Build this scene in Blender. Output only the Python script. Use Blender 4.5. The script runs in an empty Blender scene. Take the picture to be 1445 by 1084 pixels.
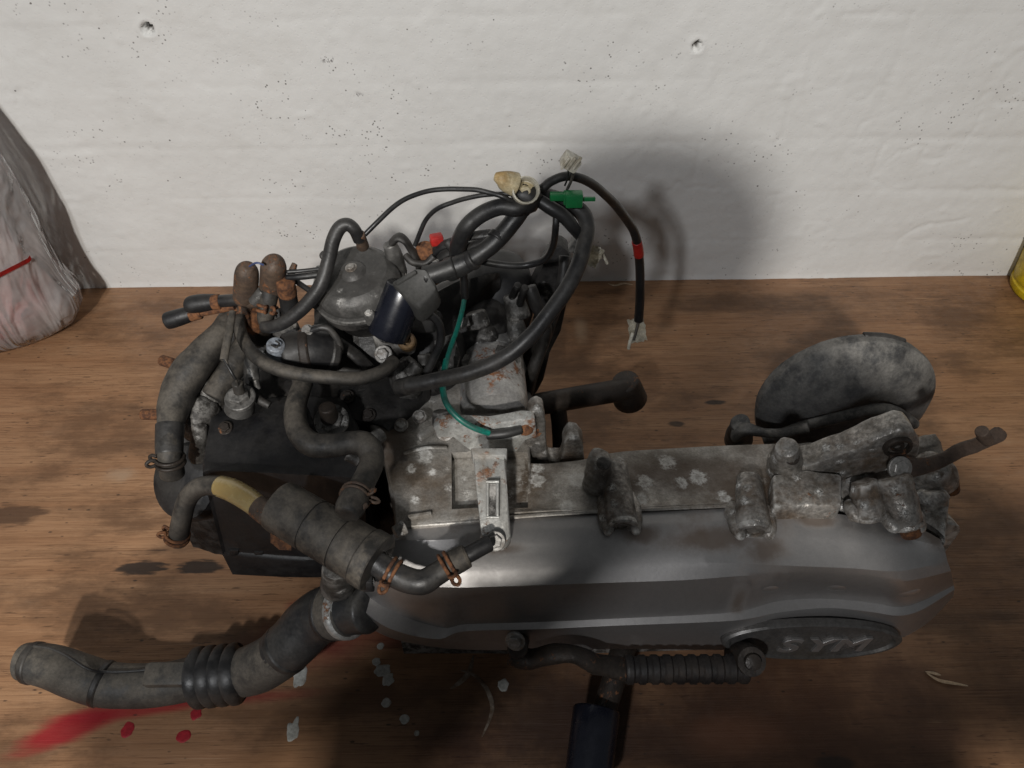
import bpy, bmesh, math, random
import numpy as np
from mathutils import Vector, Matrix, noise as mnoise
random.seed(7); np.random.seed(7)
scn = bpy.context.scene
C = scn.collection
V = Vector
# ---------------------------------------------------------------- camera
CAM_H = 0.68; PITCH = math.radians(45.0); ROLL = math.radians(-0.8); FPX = 1085.0
cd = bpy.data.cameras.new('camera'); cam = bpy.data.objects.new('camera', cd); C.objects.link(cam)
cd.sensor_width = 36.0; cd.lens = 36.0 * FPX / 1445.0
cd.clip_start = 0.01; cd.clip_end = 50
CR = Matrix.Rotation(math.radians(90) - PITCH, 3, 'X') @ Matrix.Rotation(ROLL, 3, 'Z')
cam.matrix_world = Matrix.Translation((0, 0, CAM_H)) @ CR.to_4x4()
scn.camera = cam
scn.render.resolution_x = 1024; scn.render.resolution_y = 768
# ---------------------------------------------------------------- world and lamps
w = bpy.data.worlds.new('World'); scn.world = w; w.use_nodes = True
bg = w.node_tree.nodes['Background']
bg.inputs[0].default_value = (0.93, 0.97, 1.0, 1); bg.inputs[1].default_value = 0.085
def area(name, loc, target, size, power, col):
    l = bpy.data.lights.new(name, 'AREA'); l.shape = 'DISK'; l.size = size; l.energy = power; l.color = col
    o = bpy.data.objects.new(name, l); C.objects.link(o); o.location = loc
    o.rotation_euler = (V(target) - V(loc)).to_track_quat('-Z', 'Y').to_euler()
    return o
area('ceiling_lamp', (-0.27, -2.0, 1.84), (0.0, 0.6, 0.1), 0.12, 64, (1.0, 0.96, 0.90))
area('side_lamp', (-0.50, -1.00, 1.40), (0.05, 0.5, 0.15), 0.09, 13, (0.97, 0.98, 1.0))
scn.view_settings.view_transform = 'Standard'; scn.view_settings.look = 'None'
scn.view_settings.exposure = 0.0; scn.view_settings.gamma = 1.0
scn.view_settings.use_curve_mapping = False
scn.render.engine = 'CYCLES'
# ---------------------------------------------------------------- pixel helpers (a pixel gives a direction; z or y the distance)
CP = V((0, 0, CAM_H)); FW = CR @ V((0, 0, -1))
WALL_Y = 0.889
def ray(px, py): return CR @ V((px - 722.5, 542.0 - py, -FPX))
def W(px, py, z):
    d = ray(px, py); return CP + d * ((z - CAM_H) / d.z)
def WY(px, py, y):
    d = ray(px, py); return CP + d * (y / d.y)
def rp(P, rpx): return rpx * (V(P) - CP).dot(FW) / FPX
def PT(p):           # (px,py,z) or ('y',px,py,y) or Vector
    if isinstance(p, Vector): return p
    if p[0] == 'y': return WY(p[1], p[2], p[3])
    return W(p[0], p[1], p[2])
# ---------------------------------------------------------------- object helpers
def link(name, me, m, parent=None, sharp=40):
    o = bpy.data.objects.new(name, me); C.objects.link(o)
    if m is not None: me.materials.append(m)
    for p in me.polygons: p.use_smooth = True
    me.set_sharp_from_angle(angle=math.radians(sharp))
    if parent is not None:
        o.parent = parent; o.matrix_parent_inverse = parent_world(parent).inverted()
    return o
def parent_world(p):
    m = p.matrix_basis.copy()
    while p.parent is not None:
        m = p.parent.matrix_basis @ p.matrix_parent_inverse @ m if False else parent_world(p.parent) @ p.matrix_parent_inverse @ m
        break
    return m
def frombm(name, bm, m, parent=None, sharp=40, lump=0.0, lscale=60):
    bmesh.ops.recalc_face_normals(bm, faces=bm.faces[:])
    if lump:
        bm.normal_update()
        for v in bm.verts:
            v.co += v.normal * lump * (mnoise.noise(v.co * lscale) + 0.5 * mnoise.noise(v.co * lscale * 2.3))
    me = bpy.data.meshes.new(name); bm.to_mesh(me); bm.free()
    return link(name, me, m, parent, sharp)
def tag(o, label=None, cat=None, group=None, kind=None):
    if label: o['label'] = label
    if cat: o['category'] = cat
    if group: o['group'] = group
    if kind: o['kind'] = kind
    return o
def catmull(P, sub):
    n = len(P); out = []
    for i in range(n - 1):
        p0 = P[max(i - 1, 0)]; p1 = P[i]; p2 = P[i + 1]; p3 = P[min(i + 2, n - 1)]
        for k in range(sub):
            t = k / sub
            out.append(0.5 * ((2 * p1) + (p2 - p0) * t + (2 * p0 - 5 * p1 + 4 * p2 - p3) * t * t + (3 * p1 - p0 - 3 * p2 + p3) * t ** 3))
    out.append(P[-1]); return out
def ortho(t):
    a = V((0, 0, 1)) if abs(t.z) < 0.9 else V((1, 0, 0))
    u = t.cross(a).normalized(); return u, t.cross(u).normalized()
def sweep(bm, path, radii, seg=16, flat=1.0, bore=0.0, closed=False, up=None):
    n = len(path); rings = []
    t0 = (path[1] - path[0]).normalized(); u, v = ortho(t0)
    if up is not None:
        v = (up - t0 * up.dot(t0)).normalized(); u = v.cross(t0)
    pt = t0
    for i in range(n):
        if closed: t = (path[(i + 1) % n] - path[i - 1]).normalized()
        else: t = (path[min(i + 1, n - 1)] - path[max(i - 1, 0)]).normalized()
        q = pt.rotation_difference(t); u = q @ u; v = q @ v; pt = t
        r = radii[i] if not isinstance(radii, float) else radii
        rings.append([bm.verts.new(path[i] + u * (math.cos(a) * r) + v * (math.sin(a) * r * flat)) for a in [2 * math.pi * k / seg for k in range(seg)]])
    for i in range(n if closed else n - 1):
        A = rings[i]; B = rings[(i + 1) % n]
        for k in range(seg):
            bm.faces.new((A[k], A[(k + 1) % seg], B[(k + 1) % seg], B[k]))
    if not closed:
        for R, P, s in ((rings[0], path[0], (path[0] - path[1]).normalized()), (rings[-1], path[-1], (path[-1] - path[-2]).normalized())):
            r = (R[0].co - P).length
            def ringof(f, d): return [bm.verts.new(P + (x.co - P) * f + s * d) for x in R]
            L = [R]
            if bore > 0: L += [ringof(0.97, r * 0.06), ringof(bore + 0.03, r * 0.06), ringof(bore, 0), ringof(bore, -r * 1.1)]
            else: L += [ringof(0.93, r * 0.10), ringof(0.6, r * 0.16)]
            for a, b in zip(L[:-1], L[1:]):
                for k in range(seg): bm.faces.new((a[k], a[(k + 1) % seg], b[(k + 1) % seg], b[k]))
            bm.faces.new(L[-1])
def tube(name, pts, rpx, m, parent, seg=16, sub=6, bore=0.0, flat=1.0, wob=0.0, ribs=None, sharp=50, up=None, lscale=40):
    """hose: pts (px,py,z[,rpx]); radius given in photo pixels at that distance"""
    P = []; R = []
    for p in pts:
        q = PT(p[:3]) if not isinstance(p, Vector) else p
        P.append(q); R.append(rp(q, p[3] if (not isinstance(p, Vector) and len(p) > 3) else rpx))
    path = catmull(P, sub)
    rr = [x.x for x in catmull([V((r, 0, 0)) for r in R], sub)]
    if ribs:                                             # (start, end, count, depth) along 0..1
        a, b, n, d = ribs; N = len(path)
        for i in range(N):
            s = i / (N - 1)
            if a <= s <= b: rr[i] *= 1 + d * math.sin((s - a) / (b - a) * n * 2 * math.pi)
    if wob: rr = [r * (1 + wob * mnoise.noise(p * lscale)) for r, p in zip(rr, path)]
    bm = bmesh.new(); sweep(bm, path, rr, seg, flat, bore, up=up)
    return frombm(name, bm, m, parent, sharp, lump=wob * 0.004 if wob else 0, lscale=90)
def lathe_bm(bm, A, axis, prof, seg=28, rot=0.0):
    ax = V(axis).normalized(); u, v = ortho(ax); L = []
    for h, r in prof:
        if r <= 1e-6: L.append([bm.verts.new(A + ax * h)])
        else: L.append([bm.verts.new(A + ax * h + u * (math.cos(a) * r) + v * (math.sin(a) * r)) for a in [rot + 2 * math.pi * k / seg for k in range(seg)]])
    for a, b in zip(L[:-1], L[1:]):
        for k in range(seg):
            k2 = (k + 1) % seg
            if len(a) == 1: bm.faces.new((a[0], b[k], b[k2]))
            elif len(b) == 1: bm.faces.new((a[k], a[k2], b[0]))
            else: bm.faces.new((a[k], a[k2], b[k2], b[k]))
    if len(L[0]) > 1: bm.faces.new(L[0])
    if len(L[-1]) > 1: bm.faces.new(L[-1])
def lathe(name, A, axis, prof, m, parent, seg=28, sharp=40, lump=0, lscale=60):
    bm = bmesh.new(); lathe_bm(bm, V(A), axis, prof, seg); return frombm(name, bm, m, parent, sharp, lump, lscale)
def peg(name, a, b, ra, rb, m, parent, seg=20, bev=0.18, lump=0.0, bore=0.0, sharp=45, lscale=80):
    """rounded, tapered boss from a to b, radii in photo pixels"""
    A = PT(a); B = PT(b); r1 = rp(A, ra); r2 = rp(B, rb); L = (B - A).length
    e1 = min(r1 * bev, L * .3); e2 = min(r2 * bev, L * .3)
    pr = [(0, r1 - e1), (e1 * .3, r1 - e1 * .3), (e1, r1)]
    for t in (0.3, 0.5, 0.7): pr.append((e1 + (L - e1 - e2) * t, r1 + (r2 - r1) * t))
    pr += [(L - e2, r2), (L - e2 * .3, r2 - e2 * .3), (L, r2 - e2)]
    if bore: pr += [(L, r2 * bore), (L - r2 * .9, r2 * bore * .93)]
    return lathe(name, A, B - A, pr, m, parent, seg, sharp, lump, lscale)
def prism_bm(bm, pts, ext, bev=0.0, segs=2):
    a = [bm.verts.new(p) for p in pts]; b = [bm.verts.new(p + ext) for p in pts]; n = len(a)
    fs = [bm.faces.new(a), bm.faces.new(b[::-1])]
    for i in range(n): fs.append(bm.faces.new((a[i], b[i], b[(i + 1) % n], a[(i + 1) % n])))
    bmesh.ops.recalc_face_normals(bm, faces=fs)
    if bev:
        es = list({e for f in fs for e in f.edges})
        bmesh.ops.bevel(bm, geom=es, offset=bev, segments=segs, affect='EDGES', profile=0.5, clamp_overlap=True)
def prism(name, pts, ext, m, parent, bev=0.0015, lump=0.0, sub=0, sharp=35, lscale=80, segs=2):
    bm = bmesh.new(); prism_bm(bm, [PT(p) for p in pts], V(ext), bev, segs)
    if sub:
        bmesh.ops.triangulate(bm, faces=[f for f in bm.faces if len(f.verts) > 4])
        bmesh.ops.subdivide_edges(bm, edges=[e for e in bm.edges if e.calc_length() > 0.006], cuts=sub, use_grid_fill=True)
    return frombm(name, bm, m, parent, sharp, lump, lscale)
def box(name, c, half, m, parent, bev=0.001, rot=None, sharp=35):
    bm = bmesh.new(); bmesh.ops.create_cube(bm, size=2)
    R = rot if rot is not None else Matrix.Identity(3)
    for v in bm.verts: v.co = V(c) + R @ V((v.co.x * half[0], v.co.y * half[1], v.co.z * half[2]))
    if bev: bmesh.ops.bevel(bm, geom=bm.edges[:], offset=bev, segments=2, affect='EDGES', profile=.5, clamp_overlap=True)
    return frombm(name, bm, m, parent, sharp)
def bolt(name, c, axis, rpx, hpx, m, parent, washer=True, dome=False):
    A = PT(c); r = rp(A, rpx); h = rp(A, hpx); ax = V(axis).normalized(); bm = bmesh.new()
    if washer: lathe_bm(bm, A, ax, [(-.3 * r, r * 1.4), (0.12 * r, r * 1.45), (.2 * r, r * 1.35)], 20)
    lathe_bm(bm, A, ax, [(0, r), (h * .85, r), (h, r * .86)], 6 if not dome else 18, 0.3)
    return frombm(name, bm, m, parent, 30)
def resample(P, n):
    sub = 12; c = catmull(P, sub) if len(P) > 2 else [P[0].lerp(P[1], k / sub) for k in range(sub + 1)]
    d = [0]
    for a, b in zip(c[:-1], c[1:]): d.append(d[-1] + (b - a).length)
    out = []; j = 0
    for i in range(n):
        s = d[-1] * i / (n - 1)
        while j < len(d) - 2 and d[j + 1] < s: j += 1
        t = (s - d[j]) / max(d[j + 1] - d[j], 1e-9); out.append(c[j].lerp(c[j + 1], min(max(t, 0), 1)))
    return out
def resample_x(P, n):
    """resample by even steps in x, so that rows line up"""
    c = catmull(P, 12) if len(P) > 2 else [P[0].lerp(P[1], k / 12) for k in range(13)]
    x0, x1 = c[0].x, c[-1].x; out = []; j = 0
    for i in range(n):
        x = x0 + (x1 - x0) * i / (n - 1)
        while j < len(c) - 2 and c[j + 1].x < x: j += 1
        t = (x - c[j].x) / max(c[j + 1].x - c[j].x, 1e-9); out.append(c[j].lerp(c[j + 1], min(max(t, 0), 1)))
    return out
def loft(name, rows, m, parent, n=60, k=3, closed=True, sharp=32, lump=0.0, lscale=60, crease=None, fn=resample_x, post=None):
    """skin through rows of points; closed rows make a solid with capped ends"""
    R = [fn([PT(p) for p in r], n) for r in rows]; S = []
    for i in range(len(R) if closed else len(R) - 1):
        A, B = R[i], R[(i + 1) % len(R)]
        for q in range(k): S.append([a.lerp(b, q / k) for a, b in zip(A, B)])
    if not closed: S.append(R[-1])
    bm = bmesh.new(); G = [[bm.verts.new(p) for p in r] for r in S]; N = len(G)
    for i in range(N if closed else N - 1):
        for j in range(n - 1):
            bm.faces.new((G[i][j], G[i][j + 1], G[(i + 1) % N][j + 1], G[(i + 1) % N][j]))
    if closed:
        bm.faces.new([g[0] for g in G]); bm.faces.new([g[-1] for g in G][::-1])
    bmesh.ops.remove_doubles(bm, verts=bm.verts[:], dist=1e-6)
    if post: post(bm)
    return frombm(name, bm, m, parent, sharp, lump, lscale)
def slab(name, rows, zb, m, parent, n=24, k=4, lump=0.0, lscale=60, sharp=40, round_=0.004, fn=resample):
    """solid with a modelled top (rows back to front) and upright sides down to zb"""
    R = [fn([PT(p) for p in r], n) for r in rows]; S = []
    for i in range(len(R) - 1):
        for q in range(k): S.append([a.lerp(b, q / k) for a, b in zip(R[i], R[i + 1])])
    S.append(R[-1])
    bm = bmesh.new(); G = [[bm.verts.new(p) for p in r] for r in S]
    for i in range(len(G) - 1):
        for j in range(n - 1): bm.faces.new((G[i][j], G[i][j + 1], G[i + 1][j + 1], G[i + 1][j]))
    bd = [g for g in G[0]] + [g[-1] for g in G[1:]] + G[-1][-2::-1] + [g[0] for g in G[-2:0:-1]]
    cen = sum((v.co for v in bd), V()) / len(bd)
    prev = bd
    for dz, out in ((round_ * .4, round_ * .7), (round_ * 1.2, round_), (None, round_)):
        cur = []
        for v in bd:
            d = V((v.co.x - cen.x, v.co.y - cen.y, 0)).normalized() * out
            cur.append(bm.verts.new(V((v.co.x + d.x, v.co.y + d.y, zb if dz is None else v.co.z - dz))))
        for i in range(len(bd)):
            bm.faces.new((prev[i], prev[(i + 1) % len(bd)], cur[(i + 1) % len(bd)], cur[i]))
        prev = cur
    bm.faces.new(prev)
    return frombm(name, bm, m, parent, sharp, lump, lscale)
def blob(name, c, rad, m, parent, lump=0.0, lscale=40, rot=None, sub=3, sq=1.0):
    bm = bmesh.new(); bmesh.ops.create_icosphere(bm, subdivisions=sub, radius=1)
    R = rot if rot is not None else Matrix.Identity(3)
    for v in bm.verts:
        p = v.co.copy()
        if sq != 1.0: p = V([math.copysign(abs(x) ** sq, x) for x in p])
        v.co = V(c) + R @ V((p.x * rad[0], p.y * rad[1], p.z * rad[2]))
    return frombm(name, bm, m, parent, 60, lump, lscale)
def wire_clip(path_c, axis, r, m, parent, ear=(0, 0, 1), thick=0.0011, name='spring_clip'):
    """double spring-wire hose clip with two looped ears"""
    c = V(path_c); ax = V(axis).normalized(); u, v = ortho(ax); bm = bmesh.new()
    e = V(ear); e = (e - ax * e.dot(ax)).normalized(); s = ax.cross(e)
    for off in (-thick * 1.6, thick * 1.6):
        pts = [c + ax * off + (e * math.cos(a) + s * math.sin(a)) * r for a in [0.25 + k * (2 * math.pi - .5) / 26 for k in range(27)]]
        sweep(bm, pts, thick, 8)
    for sg in (-1, 1):
        b = c + e * r * math.cos(.25) + s * sg * r * math.sin(.25)
        L = r * .55; d = (e + s * sg * .45).normalized()
        lp = [b - ax * thick * 1.6, b + d * L * .6 - ax * thick * 1.9, b + d * L - ax * thick, b + d * L * 1.12, b + d * L + ax * thick, b + d * L * .6 + ax * thick * 1.9, b + ax * thick * 1.6]
        sweep(bm, catmull(lp, 4), thick, 8)
    return frombm(name, bm, m, parent, 60)
# ---------------------------------------------------------------- materials
def newmat(name):
    m = bpy.data.materials.new(name); m.use_nodes = True; nt = m.node_tree
    return m, nt, nt.nodes['Principled BSDF']
class NB:
    def __init__(s, nt): s.nt = nt; s.tc = nt.nodes.new('ShaderNodeTexCoord').outputs['Object']
    def n(s, t): return s.nt.nodes.new(t)
    def l(s, a, b): s.nt.links.new(a, b)
    def inp(s, sock, v):
        if hasattr(v, 'is_linked') or isinstance(v, bpy.types.NodeSocket): s.l(v, sock)
        else: sock.default_value = v
    def mapping(s, scale=(1, 1, 1), loc=(0, 0, 0), rot=(0, 0, 0), vec=None):
        m = s.n('ShaderNodeMapping'); m.inputs['Scale'].default_value = scale; m.inputs['Location'].default_value = loc; m.inputs['Rotation'].default_value = rot
        s.l(vec or s.tc, m.inputs[0]); return m.outputs[0]
    def noise(s, scale, detail=4, rough=.6, vec=None, dist=0.0):
        m = s.n('ShaderNodeTexNoise'); m.inputs['Scale'].default_value = scale; m.inputs['Detail'].default_value = detail; m.inputs['Roughness'].default_value = rough; m.inputs['Distortion'].default_value = dist
        s.l(vec or s.tc, m.inputs['Vector']); return m.outputs['Fac']
    def voro(s, scale, vec=None, feat='F1', rnd=1.0):
        m = s.n('ShaderNodeTexVoronoi'); m.feature = feat; m.inputs['Scale'].default_value = scale; m.inputs['Randomness'].default_value = rnd
        s.l(vec or s.tc, m.inputs['Vector']); return m.outputs['Distance']
    def ramp(s, v, a, b, lo=0.0, hi=1.0, smooth=True):
        m = s.n('ShaderNodeMapRange'); m.interpolation_type = 'SMOOTHSTEP' if smooth else 'LINEAR'
        s.inp(m.inputs['Value'], v); m.inputs['From Min'].default_value = a; m.inputs['From Max'].default_value = b; m.inputs['To Min'].default_value = lo; m.inputs['To Max'].default_value = hi
        return m.outputs[0]
    def math(s, op, a, b=0.0, clamp=False):
        m = s.n('ShaderNodeMath'); m.operation = op; m.use_clamp = clamp; s.inp(m.inputs[0], a); s.inp(m.inputs[1], b); return m.outputs[0]
    def mix(s, f, a, b):
        m = s.n('ShaderNodeMix'); m.data_type = 'RGBA'; s.inp(m.inputs['Factor'], f)
        for k, v in ((6, a), (7, b)):
            if isinstance(v, tuple): m.inputs[k].default_value = (*v, 1) if len(v) == 3 else v
            else: s.l(v, m.inputs[k])
        return m.outputs[2]
    def mixf(s, f, a, b):
        m = s.n('ShaderNodeMix'); m.data_type = 'FLOAT'; s.inp(m.inputs[0], f); s.inp(m.inputs[2], a); s.inp(m.inputs[3], b); return m.outputs[0]
    def bump(s, h, strength, dist=.001, normal=None):
        b = s.n('ShaderNodeBump'); b.inputs['Strength'].default_value = strength; b.inputs['Distance'].default_value = dist
        s.l(h, b.inputs['Height'])
        if normal: s.l(normal, b.inputs['Normal'])
        return b.outputs[0]
def grimy(name, base, base2, rough=(.4, .7), metal=0.0, dirt=(.10, .075, .05), dirt_amt=.4, dirt_scale=18, spot=None, spot_amt=.5, spot_scale=35, rust=0.0, rust_scale=28, bump=.35, bump_scale=180, coat=0.0, dust=None, dust_amt=0.0, wear=0.0, wearcol=(.5, .48, .45), mott=.55):
    """worn metal, rubber or plastic: two base tones, dirt, white corrosion spots, rust, dust on upward faces"""
    m, nt, b = newmat(name); B = NB(nt)
    n1 = B.noise(dirt_scale * .8, 5, .6); n2 = B.noise(dirt_scale * 3.1, 5, .65); n3 = B.noise(bump_scale, 4, .6)
    col = B.mix(B.ramp(n2, .35, .65), base, base2)
    rr = B.mixf(B.ramp(n2, .3, .7), rough[0], rough[1]); met = metal
    d = B.ramp(B.math('ADD', B.math('MULTIPLY', n1, .75), B.math('MULTIPLY', n2, .25)), .66 - dirt_amt * .45, .80 - dirt_amt * .35)
    d = B.math('MULTIPLY', d, .9)
    col = B.mix(d, col, dirt); rr = B.mixf(d, rr, .65)
    met = B.mixf(d, metal, metal * .15)
    h = n3
    if spot:
        vd = B.voro(spot_scale, B.mapping(vec=B.tc, loc=(.3, .1, .7)))
        sp = B.ramp(B.math('ADD', vd, B.math('MULTIPLY', B.noise(spot_scale * 5, 4, .7), .55)), .60, .36 + 0.0, 0, 1)
        gate = B.ramp(B.noise(spot_scale * .45, 3, .6), .62 - spot_amt * .3, .70 - spot_amt * .22)
        sp = B.math('MULTIPLY', sp, gate); sp = B.math('MULTIPLY', sp, B.ramp(B.noise(spot_scale * 9, 3, .7), .34, .55))
        col = B.mix(sp, col, spot); rr = B.mixf(sp, rr, .85); met = B.mixf(sp, met, 0.0)
        h = B.math('ADD', h, B.math('MULTIPLY', sp, .9))
    if rust > 0:
        rn = B.math('ADD', B.math('MULTIPLY', B.noise(rust_scale, 5, .7), .6), B.math('MULTIPLY', B.noise(rust_scale * 6, 4, .7), .4))
        rm = B.ramp(rn, .68 - rust * .40, .74 - rust * .36)
        rc = B.mix(B.ramp(B.noise(rust_scale * 4, 4, .6), .35, .65), (.062, .026, .013), (.190, .078, .030))
        col = B.mix(rm, col, rc); rr = B.mixf(rm, rr, .88); met = B.mixf(rm, met, 0.0)
        h = B.math('ADD', h, B.math('MULTIPLY', rm, .6))
    if dust:
        g = B.n('ShaderNodeNewGeometry'); sx = B.n('ShaderNodeSeparateXYZ'); B.l(g.outputs['Normal'], sx.inputs[0])
        dm = B.math('MULTIPLY', B.ramp(sx.outputs[2], -.3, .9), B.ramp(B.noise(dirt_scale * 1.7, 5, .7), .36, .62)); dm = B.math('MULTIPLY', dm, dust_amt)
        col = B.mix(dm, col, dust); rr = B.mixf(dm, rr, .9); met = B.mixf(dm, met, 0.0)
    # fine mottling, and pale wear along edges and ridges of the piece
    fm = B.ramp(B.noise(bump_scale * 2.2, 4, .75), .32, .68, 1 - .38 * mott, 1 + .30 * mott); fm2 = B.ramp(B.noise(bump_scale * .35, 4, .7), .3, .7, 1 - .28 * mott, 1 + .22 * mott)
    sc = B.n('ShaderNodeVectorMath'); sc.operation = 'SCALE'; B.l(col, sc.inputs[0]); B.l(B.math('MULTIPLY', fm, fm2), sc.inputs['Scale']); col = sc.outputs[0]
    if wear > 0:
        gp = B.n('ShaderNodeNewGeometry'); e = B.math('ADD', B.ramp(gp.outputs['Pointiness'], .505, .60), B.math('MULTIPLY', B.ramp(B.noise(bump_scale * .8, 4, .7), .58, .72), .35))
        e = B.math('MULTIPLY', e, B.ramp(B.noise(bump_scale * .5, 4, .7), .40, .62)); e = B.math('MULTIPLY', e, wear, True)
        col = B.mix(e, col, wearcol)
    B.l(col, b.inputs['Base Color']) ; B.inp(b.inputs['Roughness'], rr); B.inp(b.inputs['Metallic'], met)
    B.l(B.bump(h, bump, .0012), b.inputs['Normal'])
    if coat: b.inputs['Coat Weight'].default_value = coat; b.inputs['Coat Roughness'].default_value = .25
    return m
M = {}
M['cover'] = grimy('satin_silver_paint', (.43, .415, .405), (.38, .365, .355), (.38, .48), .82, dirt=(.13, .10, .078), dirt_amt=.27, dirt_scale=12, bump=.06, bump_scale=420, mott=.14)
M['case'] = grimy('cast_aluminium', (.40, .38, .35), (.29, .27, .24), (.42, .62), .55, dirt=(.095, .066, .042), dirt_amt=.46, dirt_scale=11, spot=(.60, .58, .54), spot_amt=.45, spot_scale=60, bump=.5, bump_scale=260, wear=.45, wearcol=(.55, .53, .49))
def bloom_spots(m, spots, grime=()):
    """white corrosion blooms and oily patches with their own place on the casting"""
    nt = m.node_tree; B = NB(nt); b = nt.nodes['Principled BSDF']
    old = b.inputs['Base Color'].links[0].from_socket; oldm = b.inputs['Metallic'].links[0].from_socket; acc = None
    nz = B.noise(230, 5, .7); nz2 = B.noise(600, 3, .7)
    for px, py, z, r in spots:
        P = W(px, py, z); rr = rp(P, r); mp = B.n('ShaderNodeMapping'); mp.vector_type = 'TEXTURE'; mp.inputs['Location'].default_value = P; mp.inputs['Scale'].default_value = (rr, rr * 1.2, rr * 2); B.l(B.tc, mp.inputs[0])
        ln = B.n('ShaderNodeVectorMath'); ln.operation = 'LENGTH'; B.l(mp.outputs[0], ln.inputs[0])
        q = B.math('ADD', ln.outputs['Value'], B.math('MULTIPLY', B.math('SUBTRACT', nz, .5), 2.6)); f = B.ramp(q, 1.05, .55)
        ring = B.ramp(B.math('ABSOLUTE', B.math('SUBTRACT', ln.outputs['Value'], .55)), 0, .5, 1, .45)
        f = B.math('MULTIPLY', f, ring); acc = f if acc is None else B.math('MAXIMUM', acc, f)
    gn = B.noise(38, 5, .65); ga = None
    for px, py, z, rx, ry in grime:
        P = W(px, py, z); mp = B.n('ShaderNodeMapping'); mp.vector_type = 'TEXTURE'; mp.inputs['Location'].default_value = P; mp.inputs['Scale'].default_value = (rp(P, rx), rp(P, ry) * 1.3, .05); B.l(B.tc, mp.inputs[0])
        ln = B.n('ShaderNodeVectorMath'); ln.operation = 'LENGTH'; B.l(mp.outputs[0], ln.inputs[0])
        f = B.ramp(B.math('ADD', ln.outputs['Value'], B.math('MULTIPLY', B.math('SUBTRACT', gn, .5), 1.6)), 1.2, .3, 0, .8); ga = f if ga is None else B.math('MAXIMUM', ga, f)
    if ga is not None: old = B.mix(ga, old, (.085, .056, .036)); oldm = B.mixf(ga, oldm, .1)
    if acc is None: B.l(old, b.inputs['Base Color']); B.l(oldm, b.inputs['Metallic']); return
    acc = B.math('MULTIPLY', acc, B.ramp(nz2, .3, .6, .35, 1))
    B.l(B.mix(acc, old, (.62, .61, .58)), b.inputs['Base Color']); B.l(B.mixf(acc, oldm, 0.0), b.inputs['Metallic'])
bloom_spots(M['case'], [(px, py, .206 if px > 640 else .213, r * 1.6) for px, py, r in ((905, 704, 7), (985, 672, 9), (942, 648, 9), (962, 680, 6), (1022, 702, 7), (1032, 714, 5), (910, 680, 8), (855, 720, 6), (800, 715, 8), (758, 655, 8), (758, 675, 9), (815, 675, 10), (655, 668, 6), (660, 698, 6), (600, 640, 9), (610, 662, 5), (585, 700, 6), (580, 660, 5), (720, 690, 6), (733, 668, 6))], grime=((960, 668, .205, 110, 34), (1060, 690, .205, 60, 40), (890, 690, .205, 30, 40), (560, 610, .22, 30, 40)))
bloom_spots(M['cover'], [], grime=((1000, 758, .204, 90, 16), (905, 752, .204, 40, 12), (1085, 770, .204, 40, 20), (1150, 735, .204, 36, 10), (1315, 750, .204, 20, 25), (1035, 862, .14, 16, 5), (700, 770, .204, 40, 8)))
M['ox'] = grimy('oxidised_aluminium', (.36, .34, .315), (.17, .155, .135), (.36, .58), .72, dirt=(.085, .056, .034), dirt_amt=.52, dirt_scale=24, spot=(.70, .69, .66), spot_amt=1.2, spot_scale=70, rust=.20, rust_scale=40, bump=1.0, bump_scale=150, wear=.8, wearcol=(.68, .67, .64), mott=.9)
M['zinc'] = grimy('dull_zinc_steel', (.46, .46, .44), (.36, .36, .34), (.45, .62), .45, dirt=(.14, .10, .06), dirt_amt=.3, dirt_scale=22, spot=(.6, .6, .57), spot_amt=.5, rust=.42, rust_scale=34, bump=.5, wear=.4)
M['steel'] = grimy('starter_steel', (.40, .39, .375), (.30, .29, .28), (.4, .6), .55, dirt=(.10, .075, .05), dirt_amt=.3, rust=.36, rust_scale=22, bump=.4)
M['bright'] = grimy('bolt_steel', (.32, .31, .295), (.24, .23, .215), (.5, .65), .6, dirt=(.12, .08, .05), dirt_amt=.35, dirt_scale=60, rust=.15, rust_scale=90, bump=.3)
M['rust'] = grimy('rusty_steel', (.12, .075, .05), (.085, .05, .032), (.7, .9), .15, dirt=(.05, .03, .02), dirt_amt=.4, rust=.95, rust_scale=60, bump=.8)
M['brown'] = grimy('brown_stained_cap', (.105, .070, .048), (.075, .050, .036), (.55, .75), .1, dirt=(.045, .033, .025), dirt_amt=.4, dirt_scale=40, rust=.42, rust_scale=70, bump=.4)
M['darkrust'] = grimy('dark_oily_steel', (.030, .024, .020), (.045, .034, .026), (.4, .65), .3, dirt=(.02, .015, .012), dirt_amt=.5, rust=.28, rust_scale=40, bump=.5)
M['rubber'] = grimy('black_rubber', (.012, .012, .013), (.020, .019, .019), (.33, .5), 0, dirt=(.055, .048, .040), dirt_amt=.35, dirt_scale=20, bump=.25, dust=(.15, .14, .125), dust_amt=.18, wear=.2, wearcol=(.14, .13, .12))
M['hose'] = grimy('dusty_grey_hose', (.026, .024, .022), (.042, .038, .033), (.45, .65), 0, dirt=(.008, .0075, .007), dirt_amt=.62, dirt_scale=26, bump=.45, dust=(.18, .155, .125), dust_amt=.42, wear=.35, wearcol=(.22, .185, .14))
M['duct'] = grimy('dusty_intake_hose', (.045, .043, .040), (.075, .070, .062), (.5, .7), 0, dirt=(.025, .024, .023), dirt_amt=.35, dirt_scale=20, bump=.3, dust=(.21, .180, .142), dust_amt=.60, wear=.25, wearcol=(.22, .19, .15))
M['plastic'] = grimy('black_plastic', (.007, .007, .008), (.011, .011, .012), (.4, .55), 0, dirt=(.018, .016, .014), dirt_amt=.35, dirt_scale=18, bump=.25, dust=(.07, .063, .055), dust_amt=.16, wear=.15, wearcol=(.1, .095, .09))
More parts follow.
